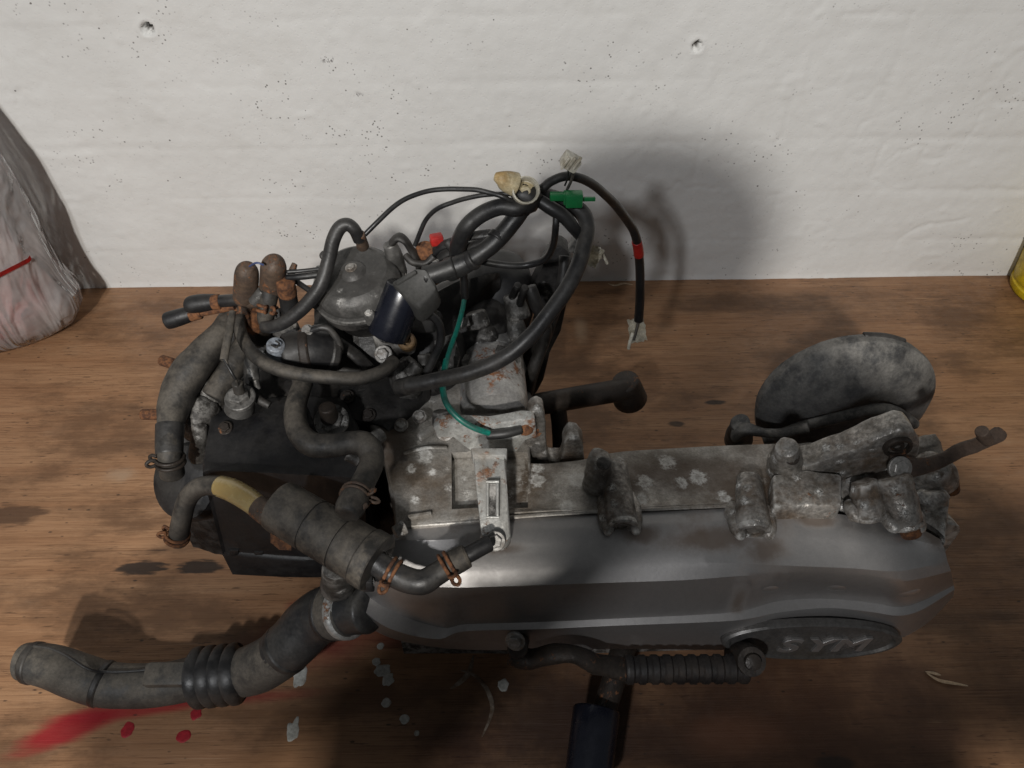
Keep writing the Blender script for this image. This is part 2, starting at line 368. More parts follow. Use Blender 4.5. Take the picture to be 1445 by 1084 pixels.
M['black'] = grimy('black_oily_metal', (.008, .0075, .0075), (.013, .012, .0115), (.4, .6), .1, dirt=(.035, .029, .024), dirt_amt=.35, bump=.5, dust=(.08, .072, .064), dust_amt=.22, spot=(.28, .27, .25), spot_amt=.12, spot_scale=60, wear=.3, wearcol=(.16, .15, .14))
M['darkcast'] = grimy('dirty_dark_casting', (.036, .034, .031), (.062, .057, .051), (.45, .65), .3, dirt=(.022, .019, .016), dirt_amt=.5, dirt_scale=24, spot=(.46, .45, .43), spot_amt=.5, spot_scale=70, bump=.8, bump_scale=200, wear=.6)
M['carb'] = grimy('dark_grey_carburettor_cap', (.060, .058, .055), (.078, .075, .071), (.42, .55), .3, dirt=(.030, .027, .025), dirt_amt=.35, dirt_scale=24, spot=(.40, .39, .37), spot_amt=.35, spot_scale=70, bump=.4, wear=.35, mott=.35)
M['drum'] = grimy('dusty_dark_drum', (.050, .050, .050), (.035, .035, .036), (.55, .75), 0, dirt=(.024, .023, .023), dirt_amt=.4, dirt_scale=26, bump=.6, dust=(.27, .255, .23), dust_amt=.60, wear=.4, wearcol=(.3, .29, .27))
M['choke'] = grimy('glossy_blue_black', (.006, .007, .012), (.008, .009, .015), (.22, .32), .0, dirt_amt=.05, bump=.05, mott=.1)
M['capgrey'] = grimy('grey_plastic_cap', (.036, .036, .034), (.046, .045, .042), (.5, .65), 0, dirt=(.03, .028, .026), dirt_amt=.3, bump=.15)
M['cable'] = grimy('black_cable_sleeve', (.010, .010, .011), (.016, .016, .016), (.35, .5), 0, dirt=(.03, .027, .024), dirt_amt=.25, bump=.2, dust=(.10, .095, .085), dust_amt=.18, mott=.4)
M['beige'] = grimy('yellowed_nylon', (.50, .43, .28), (.42, .34, .20), (.35, .5), 0, dirt=(.30, .19, .07), dirt_amt=.35, dirt_scale=40, bump=.1)
M['white'] = grimy('grubby_white_nylon', (.62, .59, .50), (.52, .48, .38), (.4, .55), 0, dirt=(.22, .17, .10), dirt_amt=.35, dirt_scale=60, bump=.2)
M['green'] = grimy('green_plastic', (.008, .16, .045), (.006, .12, .035), (.3, .45), 0, dirt=(.01, .05, .02), dirt_amt=.2, bump=.05, mott=.15)
M['teal'] = grimy('teal_wire', (.005, .17, .125), (.004, .13, .10), (.3, .45), 0, dirt=(.012, .05, .04), dirt_amt=.3, dirt_scale=30, bump=.05)
M['red'] = grimy('red_plastic', (.42, .018, .014), (.32, .014, .012), (.4, .5), 0, dirt=(.1, .02, .02), dirt_amt=.2, bump=.05)
M['blueplug'] = grimy('pale_blue_plug', (.34, .37, .41), (.22, .25, .29), (.4, .6), .2, dirt=(.06, .05, .045), dirt_amt=.45, dirt_scale=60, bump=.3)
# ================================================================ SETTING
def bench_material():
    m, nt, b = newmat('worn_plywood'); B = NB(nt)
    g1 = B.noise(1.0, 6, .62, B.mapping((7, 190, 40)), .3)          # fine grain along x
    g2 = B.noise(1.0, 5, .55, B.mapping((2.2, 46, 10)), .6)
    g3 = B.noise(1.0, 4, .6, B.mapping((22, 620, 40)))
    big = B.noise(3.2, 4, .55); mid = B.noise(13, 5, .65, B.mapping((.55, 1.5, 1))); fine = B.noise(90, 4, .7)
    col = B.mix(B.ramp(g2, .3, .7), (.36, .190, .097), (.43, .245, .132))
    col = B.mix(B.ramp(g1, .42, .70, 0, .55), col, (.225, .115, .056))
    col = B.mix(B.ramp(g3, .52, .68, 0, .55), col, (.13, .060, .028))
    g4 = B.noise(1.0, 3, .7, B.mapping((14, 1100, 40), (5, 2, 0))); col = B.mix(B.ramp(g4, .50, .72, 0, .45), col, (.16, .078, .038)); col = B.mix(B.ramp(g4, .46, .28, 0, .30), col, (.52, .34, .21))
    col = B.mix(B.ramp(big, .42, .66, 0, .45), col, (.24, .125, .066))
    # short dark dashes along the grain
    dash = B.math('MULTIPLY', B.ramp(B.noise(1.0, 3, .6, B.mapping((42, 420, 10), (3, 1, 0))), .60, .66), B.ramp(mid, .40, .58))
    col = B.mix(B.math('MULTIPLY', dash, .75), col, (.055, .030, .018))
    # blotchy oil grime
    oil = B.math('MULTIPLY', B.ramp(mid, .50, .66), B.ramp(B.noise(5.0, 3, .5, B.mapping((1, 1, 1), (4.2, .3, 0))), .48, .64))
    col = B.mix(B.math('MULTIPLY', oil, .72), col, (.050, .030, .020))
    sm_ = B.math('MULTIPLY', B.ramp(B.noise(9, 6, .7, B.mapping((.6, 1.3, 1), (7, 3, 0))), .44, .64), .75); col = B.mix(sm_, col, (.13, .068, .036))
    wm = B.math('MULTIPLY', B.ramp(B.noise(6, 6, .7, B.mapping((.7, 1.6, 1), (17, 5, 0))), .55, .75), .30); col = B.mix(wm, col, (.50, .36, .24))
    rough = B.mixf(oil, .55, .40)
    pos = B.tc
    def stain_shade(px, py, rx, ry, c, amt, edge=.35, nscale=22, namp=.8, rot=0.0, st=(1, 1, 1)):
        nonlocal col, rough
        P = W(px, py, 0.0); d = (P - CP).dot(FW) / FPX
        mp = B.n('ShaderNodeMapping'); mp.vector_type = 'TEXTURE'
        mp.inputs['Location'].default_value = (P.x, P.y, 0); mp.inputs['Rotation'].default_value = (0, 0, rot)
        mp.inputs['Scale'].default_value = (rx * d, ry * d * 1.35, 1.0); B.l(pos, mp.inputs[0])
        ln = B.n('ShaderNodeVectorMath'); ln.operation = 'LENGTH'; B.l(mp.outputs[0], ln.inputs[0])
        nz = B.noise(nscale, 5, .65, B.mapping(st))
        q = B.math('ADD', ln.outputs['Value'], B.math('MULTIPLY', B.math('SUBTRACT', nz, .5), namp * 2))
        f = B.ramp(q, 1 + edge * .5, 1 - edge, 0, amt)
        col = B.mix(f, col, c)
        return f
    dk = (.030, .022, .018)
    stain_shade(200, 802, 36, 9, dk, .92, .25, 80, .9, st=(.35, 2.2, 1)); stain_shade(283, 800, 34, 9, dk, .92, .25, 80, .9, st=(.35, 2.2, 1))
    stain_shade(20, 727, 45, 13, (.075, .040, .024), .8, .3, 70, .8, st=(.35, 2, 1))
    stain_shade(760, 1010, 170, 60, (.030, .020, .015), .85, .9, 14, .9); stain_shade(640, 1050, 90, 40, (.05, .012, .012), .5, .9, 14, .9)
    stain_shade(560, 1000, 150, 60, (.075, .045, .030), .5, .9, 12, 1.0)
    stain_shade(1150, 1010, 360, 130, (.062, .030, .019), .90, 1.0, 12, 1.0); stain_shade(900, 1040, 230, 70, (.042, .022, .015), .85, .9, 14, 1.0); stain_shade(1380, 800, 120, 90, (.13, .065, .036), .5, 1.0, 12, 1.1)  # broad dark patches: mottled staining, with the foreground shade put into the colour
    stain_shade(1180, 1078, 30, 9, dk, .8, .4, 20, .5); stain_shade(985, 428, 60, 16, (.07, .04, .025), .5, .9, 20, .9)
    stain_shade(1215, 425, 70, 30, (.09, .055, .035), .35, 1, 20, 1); stain_shade(1010, 568, 16, 4, dk, .9, .3, 40, .6); stain_shade(955, 598, 12, 4, dk, .8, .4, 40, .7)
    stain_shade(1415, 870, 40, 12, (.05, .03, .02), .6, .9, 20, .8); stain_shade(1330, 880, 60, 20, (.05, .03, .02), .5, .9, 20, .8)
    # red paint smear brushed out along the bench
    red = (.30, .012, .020)
    sm = dict(nscale=26, namp=.45, st=(.35, 3.0, 1))
    stain_shade(95, 1030, 75, 17, red, .9, .5, rot=math.radians(24), **sm); stain_shade(200, 1000, 120, 10, red, .8, .6, rot=math.radians(8), **sm)
    stain_shade(330, 985, 110, 7, (.22, .012, .018), .6, .8, rot=0.05, **sm)
    stain_shade(450, 905, 110, 28, (.16, .012, .016), .70, .8, 12, .7, rot=.12); stain_shade(425, 855, 22, 9, (.2, .012, .018), .5, .6, 20, .6)
    stain_shade(600, 900, 90, 12, (.12, .012, .014), .5, .8, 14, .7)
    # pale scuffs
    stain_shade(170, 670, 26, 9, (.46, .36, .26), .40, .9, 30, 1.1); stain_shade(1045, 1040, 70, 22, (.20, .09, .05), .4, .9, 14, 1.0)
    stain_shade(1330, 1040, 40, 14, (.26, .13, .08), .35, .9, 16, 1.0); stain_shade(820, 465, 10, 20, (.50, .36, .24), .5, .9, 30, .7)
    sc = B.math('MULTIPLY', B.ramp(B.noise(1.0, 2, .5, B.mapping((9, 260, 10), (1, 7, 0), (0, 0, .3))), .70, .74), B.ramp(B.noise(6, 3, .5, B.mapping(loc=(9, 2, 0))), .5, .65))
    col = B.mix(B.math('MULTIPLY', sc, .5), col, (.48, .33, .21))
    speck = B.ramp(B.math('ADD', B.voro(70, B.mapping((.8, 1.8, 1))), B.math('MULTIPLY', B.noise(300, 3, .7), .12)), .22, .13); speck = B.math('MULTIPLY', speck, B.ramp(B.noise(14, 3, .6), .50, .58))
    col = B.mix(B.math('MULTIPLY', speck, .8), col, (.03, .022, .018))
    B.l(col, b.inputs['Base Color']); B.inp(b.inputs['Roughness'], B.mixf(B.ramp(fine, .3, .7), .42, .60))
    b.inputs['Specular IOR Level'].default_value = .35
    h = B.math('ADD', B.math('MULTIPLY', g1, -.8), B.math('ADD', B.math('MULTIPLY', g3, -.6), B.math('MULTIPLY', fine, .25)))
    B.l(B.bump(h, .35, .0015), b.inputs['Normal'])
    return m
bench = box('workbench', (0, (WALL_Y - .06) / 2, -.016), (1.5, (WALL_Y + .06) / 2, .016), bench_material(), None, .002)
tag(bench, 'worn brown plywood workbench top with oil and red paint stains', kind='structure')
fl_m = grimy('grey_concrete', (.22, .21, .20), (.17, .165, .155), (.7, .9), 0, dirt_amt=.3, dirt_scale=3, bump=.3)
floor = box('floor', (0, -.6, -.83), (2.2, 1.49, .02), fl_m, None, 0); tag(floor, 'grey concrete floor in front of the workbench', kind='structure')
leg_m = grimy('bench_timber', (.28, .17, .09), (.22, .13, .07), (.5, .7), 0, dirt_amt=.4)
for x in (-1.4, 1.4):
    for y in (.02, .80): box('bench_leg', (x, y, -.422), (.035, .035, .392), leg_m, bench, .002)
# dried paint drips standing on the boards
pw = grimy('dried_grey_paint', (.46, .46, .43), (.40, .40, .37), (.6, .7), 0, dirt=(.2, .16, .12), dirt_amt=.3, dirt_scale=60, bump=.1)
pr_ = grimy('dried_red_paint', (.36, .012, .022), (.30, .010, .018), (.6, .7), 0, dirt=(.2, .01, .015), dirt_amt=.2, bump=.1)
def drip(px, py, rx, ry, m, jag=.18, seed=0):
    P = W(px, py, 0); d = (P - CP).dot(FW) / FPX; bm = bmesh.new(); n = 26; rings = []
    for f, z in ((1.0, .0001), (.95, .0004), (.7, .0005)):
        rg = []
        for k in range(n):
            a = 2 * math.pi * k / n; j = 1 + jag * mnoise.noise(V((math.cos(a) * 1.6 + seed * 3.1, math.sin(a) * 1.6, seed)))
            rg.append(bm.verts.new((P.x + math.cos(a) * rx * d * f * j, P.y + math.sin(a) * ry * d * 1.3 * f * j, z)))
        rings.append(rg)
    for a, b in zip(rings[:-1], rings[1:]):
        for k in range(n): bm.faces.new((a[k], a[(k + 1) % n], b[(k + 1) % n], b[k]))
    bm.faces.new(rings[-1]); bm.faces.new(rings[0][::-1])
    return frombm('paint_drip', bm, m, bench, 50)
for i, (px, py, rx, ry, jag) in enumerate(((423, 952, 10, 13, .5), (414, 1030, 9, 12, .45), (537, 912, 5, 4, .2), (531, 934, 6, 5, .3), (540, 946, 11, 7, .4), (548, 958, 8, 8, .5), (545, 992, 7, 5, .2), (571, 1015, 7, 5, .2), (710, 967, 8, 7, .3), (588, 1035, 4, 3, .2))):
    drip(px, py, rx, ry, pw, jag, i + 1)
for i, (px, py, rx, ry) in enumerate(((277, 1007, 8, 7), (180, 1030, 9, 8), (259, 1039, 10, 7))): drip(px, py, rx, ry, pr_, .22, 20 + i)
# curved pale scratch ring left on the boards by a tin, and two raised splinters
def strip(name, pts, wpx, m, z=.0006):
    P = catmull([W(x, y, z) for x, y in pts], 6); bm = bmesh.new()
    sweep(bm, P, [max(.0004, rp(p, wpx) * math.sin(math.pi * (.08 + .84 * i / (len(P) - 1)))) for i, p in enumerate(P)], 6, .2, up=V((0, 0, 1)))
    return frombm(name, bm, m, bench, 60)
ringm = grimy('pale_scratch', (.30, .25, .20), (.20, .15, .11), (.6, .8), 0, dirt=(.12, .07, .04), dirt_amt=.5, dirt_scale=50, bump=.1)
strip('paint_streak', [(650, 946), (668, 952), (684, 968), (694, 992), (692, 1012), (680, 1040)], 3.2, ringm)
strip('paint_streak', [(668, 925), (662, 948), (650, 962), (636, 972)], 4.0, ringm)
spl = grimy('fresh_splinter', (.62, .48, .33), (.50, .36, .23), (.6, .8), 0, dirt_amt=.2)
strip('splinter', [(1308, 950), (1325, 960), (1345, 964), (1366, 968)], 2.6, spl, .002); strip('splinter', [(1306, 948), (1318, 950), (1328, 953)], 2.2, spl, .002)
strip('splinter', [(858, 400), (868, 403), (880, 400), (893, 402)], 2.0, spl, .001)

# ---------------------------------------------------------------- painted brick wall, real relief
def vnoise(x, y, seed):
    xi = np.floor(x).astype(int); yi = np.floor(y).astype(int); fx = x - xi; fy = y - yi
    fx = fx * fx * (3 - 2 * fx); fy = fy * fy * (3 - 2 * fy)
    def h(a, b):
        n = (a * 374761393 + b * 668265263 + seed * 1442695041) & 0x7fffffff
        n = ((n ^ (n >> 13)) * 1274126177) & 0x7fffffff
        return ((n ^ (n >> 16)) & 0xffff) / 65535.0
    return (h(xi, yi) * (1 - fx) + h(xi + 1, yi) * fx) * (1 - fy) + (h(xi, yi + 1) * (1 - fx) + h(xi + 1, yi + 1) * fx) * fy
def fbm(x, y, seed, o=4):
    s = 0; a = .5
    for k in range(o): s = s + a * (vnoise(x * 2 ** k, y * 2 ** k, seed + k) - .5); a *= .55
    return s
def make_wall():
    x0, x1, z0, z1, st = -1.5, 1.5, -.012, 0.95, .003
    xs = np.arange(x0, x1 + st / 2, st); zs = np.arange(z0, z1 + st / 2, st); X, Z = np.meshgrid(xs, zs)
    wz = Z + .005 * fbm(X * 5, Z * 5, 3) + .003 * fbm(X * 25, Z * 25, 5); CH = .0755; BL = .228
    row = np.floor((wz + .012) / CH); dz = np.abs(((wz + .012) / CH) - np.round((wz + .012) / CH)) * CH
    wx = X + .006 * fbm(X * 8, Z * 8, 11) + (row % 2) * BL * .5 + .03 * (vnoise(row, row * 0, 77) - .5)
    dx = np.abs(wx / BL - np.round(wx / BL)) * BL
    fill = np.clip(.30 + 3.2 * fbm(X * 5, Z * 9, 21), .0, 1)        # paint has filled most of the joints
    filv = np.clip(.25 + 2.2 * fbm(X * 5, Z * 5, 23), 0, .9)
    j = -.0010 * fill * np.exp(-(dz / .0055) ** 2) - .0010 * filv * np.exp(-(dx / .005) ** 2)
    lip = .0005 * np.clip(fbm(X * 12, Z * 12, 33) * 4, 0, 1) * np.exp(-((dz - .009) / .005) ** 2)
    tilt = .0008 * (vnoise(row, np.floor(wx / BL), 91) - .5)
    body = .0052 * fbm(X * 8, Z * 8, 41) + .0016 * fbm(X * 30, Z * 30, 43, 3) + .0009 * fbm(X * 130, Z * 130, 44, 2)
    pim = vnoise(X * 55, Z * 55, 61); pim = .0010 * np.clip((pim - .86) / .14, 0, 1)
    crack = np.abs(fbm(X * 6 + 2 * fbm(X * 9, Z * 9, 71), Z * 6, 73)); cg = np.clip(fbm(X * 3, Z * 3, 75) * 5 - .4, 0, 1)
    H = j + lip + tilt + body + pim - .0012 * cg * np.exp(-(crack / .012) ** 2)
    for px, py, r, dp in ((208, 42, .0065, .030), (983, 65, .0055, .030)):
        P = WY(px, py, WALL_Y); d = np.hypot(X - P.x, Z - P.z)
        H = H - dp * np.clip((r - d) / (r * .40), 0, 1) + .0012 * np.exp(-((d - r * 1.3) / .004) ** 2)
    edge = np.clip(Z / .006, 0, 1)                                    # paint runs down onto the bench
    n, mm = X.shape
    vs = np.stack([X, WALL_Y - H - .001 * (1 - edge), Z], -1).reshape(-1, 3)
    idx = np.arange(n * mm).reshape(n, mm)
    fs = np.stack([idx[:-1, :-1], idx[:-1, 1:], idx[1:, 1:], idx[1:, :-1]], -1).reshape(-1, 4)
    me = bpy.data.meshes.new('wall'); me.vertices.add(len(vs)); me.vertices.foreach_set('co', vs.ravel())
    me.loops.add(fs.size); me.loops.foreach_set('vertex_index', fs.ravel().astype(np.int32))
    me.polygons.add(len(fs)); me.polygons.foreach_set('loop_start', np.arange(0, fs.size, 4, dtype=np.int32))
    me.polygons.foreach_set('loop_total', np.full(len(fs), 4, dtype=np.int32))
    me.polygons.foreach_set('use_smooth', np.ones(len(fs), dtype=bool)); me.update(); me.validate()
    m, nt, b = newmat('white_wall_paint'); B = NB(nt)
    big = B.noise(2.6, 4, .55); mid = B.noise(20, 4, .6)
    col = B.mix(B.ramp(big, .35, .65), (.60, .598, .585), (.65, .648, .635)); col = B.mix(B.ramp(mid, .5, .75, 0, .3), col, (.55, .54, .515))
    sp = B.ramp(B.voro(190), .24, .15); g = B.math('MULTIPLY', B.ramp(B.noise(6, 4, .6, B.mapping((1, 1, 1.8))), .47, .62), B.ramp(B.noise(60, 2, .5), .50, .60))
    col = B.mix(B.math('MULTIPLY', B.math('MULTIPLY', sp, g), .85), col, (.10, .09, .085))
    sp2 = B.math('MULTIPLY', B.ramp(B.voro(42, B.mapping(loc=(3, 1, 2))), .055, .035), B.ramp(B.noise(16, 2, .5), .46, .54))
    col = B.mix(sp2, col, (.16, .15, .14))
    ch = B.math('MULTIPLY', B.ramp(B.noise(70, 5, .75), .60, .64), 1.0)
    chg = None
    for px, py, rr in ((505, 143, .012), (462, 78, .012), (492, 118, .007), (645, 228, .006)):
        P = WY(px, py, WALL_Y); mp = B.n('ShaderNodeMapping'); mp.vector_type = 'TEXTURE'; mp.inputs['Location'].default_value = P; mp.inputs['Scale'].default_value = (rr, .1, rr); B.l(B.tc, mp.inputs[0])
        ln = B.n('ShaderNodeVectorMath'); ln.operation = 'LENGTH'; B.l(mp.outputs[0], ln.inputs[0]); f = B.ramp(ln.outputs['Value'], 1.1, .5)
        chg = f if chg is None else B.math('MAXIMUM', chg, f)
    col = B.mix(B.math('MULTIPLY', ch, chg), col, (.15, .14, .14))
    for px, py, rr in ((208, 42, .0058), (983, 65, .0050)):
        P = WY(px, py, WALL_Y); mp = B.n('ShaderNodeMapping'); mp.vector_type = 'TEXTURE'; mp.inputs['Location'].default_value = P; mp.inputs['Scale'].default_value = (rr, .1, rr); B.l(B.tc, mp.inputs[0])
        ln = B.n('ShaderNodeVectorMath'); ln.operation = 'LENGTH'; B.l(mp.outputs[0], ln.inputs[0]); col = B.mix(B.ramp(B.math('ADD', ln.outputs['Value'], B.math('MULTIPLY', B.noise(200, 3, .6), .4)), 1.25, .95), col, (.07, .062, .055))
    B.l(col, b.inputs['Base Color']); b.inputs['Roughness'].default_value = .55; b.inputs['Specular IOR Level'].default_value = .3
    B.l(B.bump(B.math('ADD', B.noise(160, 4, .6, B.mapping((1, 1, 1.1))), B.math('MULTIPLY', sp, -.5)), .30, .0012), b.inputs['Normal'])
    o = bpy.data.objects.new('wall', me); C.objects.link(o); me.materials.append(m)
    tag(o, 'white painted brick wall with pinholes and two drilled holes behind the bench', kind='structure')
make_wall()

# ---------------------------------------------------------------- plastic bag
def bag():
    e = bpy.data.objects.new('plastic_bag', None); C.objects.link(e)
    c = V((-.742, .805, 0)); e.location = c
    tag(e, 'clear crumpled plastic bag of pinkish contents with a red printed stripe', 'bag')
    m, nt, b = newmat('clear_film'); B = NB(nt)
    nt.nodes.remove(b); out = nt.nodes['Material Output']
    tr = B.n('ShaderNodeBsdfTransparent'); gl = B.n('ShaderNodeBsdfGlossy'); gl.inputs['Roughness'].default_value = .12
    tl = B.n('ShaderNodeBsdfDiffuse'); tl.inputs[0].default_value = (.78, .75, .74, 1); tl2 = B.n('ShaderNodeBsdfTranslucent'); tl2.inputs[0].default_value = (.78, .75, .74, 1)
    h = B.noise(11, 2, .5, B.mapping((1.6, 1.6, .5)), 2.2); bp = B.bump(h, .8, .03)
    for q in (gl, tl, tl2): B.l(bp, q.inputs['Normal'])
    a1 = B.n('ShaderNodeMixShader'); a1.inputs[0].default_value = .5; B.l(tl.outputs[0], a1.inputs[1]); B.l(tl2.outputs[0], a1.inputs[2])
    a2 = B.n('ShaderNodeMixShader'); B.l(B.ramp(B.noise(14, 4, .6), .3, .75, .38, .72), a2.inputs[0]); B.l(tr.outputs[0], a2.inputs[1]); B.l(a1.outputs[0], a2.inputs[2])
    fr = B.n('ShaderNodeFresnel'); fr.inputs[0].default_value = 1.5; B.l(bp, fr.inputs[1])
    a3 = B.n('ShaderNodeMixShader'); B.l(B.math('MULTIPLY', fr.outputs[0], 1.6, True), a3.inputs[0]); B.l(a2.outputs[0], a3.inputs[1]); B.l(gl.outputs[0], a3.inputs[2])
    B.l(a3.outputs[0], out.inputs[0])
    def shell(prof, seed, wr, top):
        bm = bmesh.new(); n = 72; rings = []
        K = 40; hs = [top * k / K for k in range(K + 1)]
        for hh in hs:
            r = np.interp(hh, [p[0] for p in prof], [p[1] for p in prof]); rg = []
            for k in range(n):
                a = 2 * math.pi * k / n; q = V((math.cos(a), math.sin(a), hh * 6))
                f = 1 + wr * (mnoise.noise(q * 1.7 + V((seed, 0, 0))) + .6 * mnoise.noise(V((math.cos(a) * 4, math.sin(a) * 4, hh * 9 + seed))) + .35 * abs(mnoise.noise(V((math.cos(a) * 9, math.sin(a) * 9, hh * 22)))))
                rg.append(bm.verts.new(c + V((math.cos(a) * r * f, math.sin(a) * r * f * .44, hh))))
            rings.append(rg)
        for A, B_ in zip(rings[:-1], rings[1:]):
            for k in range(n): bm.faces.new((A[k], A[(k + 1) % n], B_[(k + 1) % n], B_[k]))
        bm.faces.new(rings[0][::-1]); bm.faces.new(rings[-1])
        return bm
    PR = [(0, .135), (.012, .155), (.03, .168), (.055, .172), (.08, .164), (.12, .162), (.18, .160), (.25, .155), (.34, .14), (.44, .05)]
    frombm('film', shell(PR, 0, .055, .44), m, e, 80)
    cm = grimy('pink_bag_contents', (.50, .26, .24), (.46, .40, .38), (.6, .8), 0, dirt=(.36, .05, .05), dirt_amt=.45, dirt_scale=12, bump=.3)
    frombm('contents', shell([(h, r * (.84 if h < .1 else .72)) for h, r in PR], 5, .10, .20), cm, e, 80)
    # printed red stripe wrapped on the film
    bm = bmesh.new(); R = []
    for k in range(20):
        a = math.radians(-88 + k * 3.6); hh = .105 + k * .0012
        r = np.interp(hh, [p[0] for p in PR], [p[1] for p in PR])
        q = V((math.cos(a), math.sin(a), hh * 6)); f = 1.035 + .055 * (mnoise.noise(q * 1.7) + .6 * mnoise.noise(V((math.cos(a) * 4, math.sin(a) * 4, hh * 9))) + .35 * abs(mnoise.noise(V((math.cos(a) * 9, math.sin(a) * 9, hh * 22)))))
        R.append([bm.verts.new(c + V((math.cos(a) * r * f, math.sin(a) * r * f * .44, hh + dz))) for dz in (0, .0055)])
    for a, b_ in zip(R[:-1], R[1:]): bm.faces.new((a[0], b_[0], b_[1], a[1]))
    ret = bmesh.ops.solidify(bm, geom=bm.faces[:], thickness=.0006)
    frombm('red_stripe', bm, M['red'], e, 60)
bag()
# ---------------------------------------------------------------- yellow tub
def tub():
    e = bpy.data.objects.new('yellow_tub', None); C.objects.link(e); c = W(1484, 412, 0); e.location = c
    tag(e, 'yellow plastic tub with a pale paper label standing against the wall', 'tub')
    ym = grimy('yellow_plastic', (.62, .46, .012), (.56, .40, .010), (.3, .45), 0, dirt=(.22, .15, .03), dirt_amt=.3, dirt_scale=24, bump=.1)
    lathe('body', c, (0, 0, 1), [(0, .050), (.002, .054), (.006, .0555), (.012, .0555), (.0135, .0535), (.018, .0535), (.0195, .0555), (.15, .064), (.17, .064)], ym, e, 48)
    lathe('lid', c + V((0, 0, .17)), (0, 0, 1), [(0, .064), (.001, .068), (.014, .068), (.016, .065), (.017, .05)], ym, e, 48)
    bm = bmesh.new(); R = []
    for k in range(14):
        a = math.radians(188 + k * 5); R.append([bm.verts.new(c + V((math.cos(a) * r, math.sin(a) * r, h))) for r, h in ((.0578, .04), (.0632, .125))])
    for a, b_ in zip(R[:-1], R[1:]): bm.faces.new((a[0], b_[0], b_[1], a[1]))
    bmesh.ops.solidify(bm, geom=bm.faces[:], thickness=.0006)
    frombm('paper_label', bm, M['white'], e, 60)
tub()
# ---------------------------------------------------------------- the person taking the picture (throws the rounded shadow)
def person():
    v = [(0, -.42, .14), (0, -.42, .36), (0, -.39, .565), (0, -.37, .65), (0, -.35, .72), (0, -.325, .81), (0, -.33, .88),
         (-.20, -.38, .59), (-.35, -.27, .45), (-.14, -.10, .57), (-.06, -.05, .64),
         (.20, -.38, .59), (.35, -.27, .45), (.14, -.10, .57), (.06, -.05, .64),
         (-.10, -.42, .06), (-.11, -.40, -.34), (-.12, -.44, -.74), (-.12, -.36, -.785), (-.13, -.28, -.79),
         (.10, -.42, .06), (.11, -.40, -.34), (.12, -.44, -.74), (.12, -.36, -.785), (.13, -.28, -.79)]
    E = [(0, 1), (1, 2), (2, 3), (3, 4), (4, 5), (5, 6), (2, 7), (7, 8), (8, 9), (9, 10), (2, 11), (11, 12), (12, 13), (13, 14),
         (0, 15), (15, 16), (16, 17), (17, 18), (18, 19), (0, 20), (20, 21), (21, 22), (22, 23), (23, 24)]
    R = [(.20, .14), (.20, .14), (.20, .12), (.06, .06), (.062, .062), (.115, .125), (.10, .11), (.07, .07), (.05, .05), (.038, .038), (.032, .02),
         (.07, .07), (.05, .05), (.038, .038), (.032, .02), (.10, .10), (.065, .065), (.045, .045), (.045, .04), (.035, .025), (.10, .10), (.065, .065), (.045, .045), (.045, .04), (.035, .025)]
    me = bpy.data.meshes.new('person'); me.from_pydata(v, E, []); o = bpy.data.objects.new('person', me); C.objects.link(o)
    o.modifiers.new('skin', 'SKIN'); sk = me.skin_vertices[0] if me.skin_vertices else None
    if sk is None:
        bm = bmesh.new(); bm.from_mesh(me); bm.verts.layers.skin.verify(); bm.to_mesh(me); bm.free(); sk = me.skin_vertices[0]
    for d, r in zip(sk.data, R): d.radius = r; d.use_root = False
    sk.data[0].use_root = True
    s = o.modifiers.new('sub', 'SUBSURF'); s.levels = 2; s.render_levels = 2
    me.materials.append(grimy('dark_work_clothes', (.03, .032, .04), (.025, .026, .032), (.8, .9), 0, dirt_amt=.2, bump=.2))
    tag(o, 'person in dark work clothes leaning over the bench to take the picture', 'person')
person()
# ================================================================ ENGINE
E = bpy.data.objects.new('scooter_engine', None); C.objects.link(E); E.location = (0.02, 0.38, 0)
tag(E, 'greasy scooter engine with silver belt cover, carburettor and loose hoses on the bench', 'engine')
# ---- belt cover
X = [560, 1340]
def Yr(l, y): return [('y', a, b, y) for a, b in l]
def Zr(l, z): return [(a, b, z) for a, b in l]
r_seam = Zr([(563, 746), (620, 741), (700, 733), (860, 725), (1000, 719), (1090, 714), (1200, 728), (1290, 744), (1328, 762)], .205)
r_top2 = Zr([(548, 762), (620, 762), (700, 756), (860, 748), (1000, 742), (1100, 738), (1200, 750), (1290, 762), (1333, 775)], .204)
r_sh0 = Zr([(522, 792), (560, 800), (640, 804), (700, 802), (840, 796), (1000, 794), (1100, 798), (1200, 802), (1270, 806), (1337, 792)], .194)
r_sh1 = Zr([(514, 805), (560, 824), (632, 829), (700, 828), (840, 823), (960, 819), (1045, 813), (1139, 809), (1215, 813), (1277, 820), (1342, 806)], .1855)
r_f0 = Zr([(503, 832), (560, 866), (625, 886), (658, 881), (760, 878), (871, 873), (1000, 867), (1052, 861), (1102, 848), (1169, 845), (1231, 851), (1268, 857), (1300, 849), (1346, 826)], .142)
r_f1 = Zr([(498, 848), (545, 885), (615, 902), (655, 891), (760, 888), (871, 883), (1000, 878), (1052, 874), (1102, 864), (1169, 858), (1231, 864), (1268, 869), (1300, 861), (1347, 832)], .1395)
r_bot = Zr([(500, 872), (545, 898), (600, 911), (660, 917), (760, 917), (871, 916), (1000, 917), (1060, 919), (1150, 924), (1210, 916), (1268, 902), (1310, 878), (1345, 842)], .096)
def worldrow(xa, xb, y, z): return [V((PT(xa).x, y, z)), V(((PT(xa).x + PT(xb).x) / 2, y, z)), V((PT(xb).x, y, z))]
r_u = [V((PT(p).x, PT(p).y + .012, PT(p).z - .016)) for p in r_bot]
r_bb = worldrow(r_seam[0], r_seam[-1], .335, .076)
r_bt = [V((PT(p).x, PT(p).y + .002, PT(p).z - .004)) for p in r_seam]
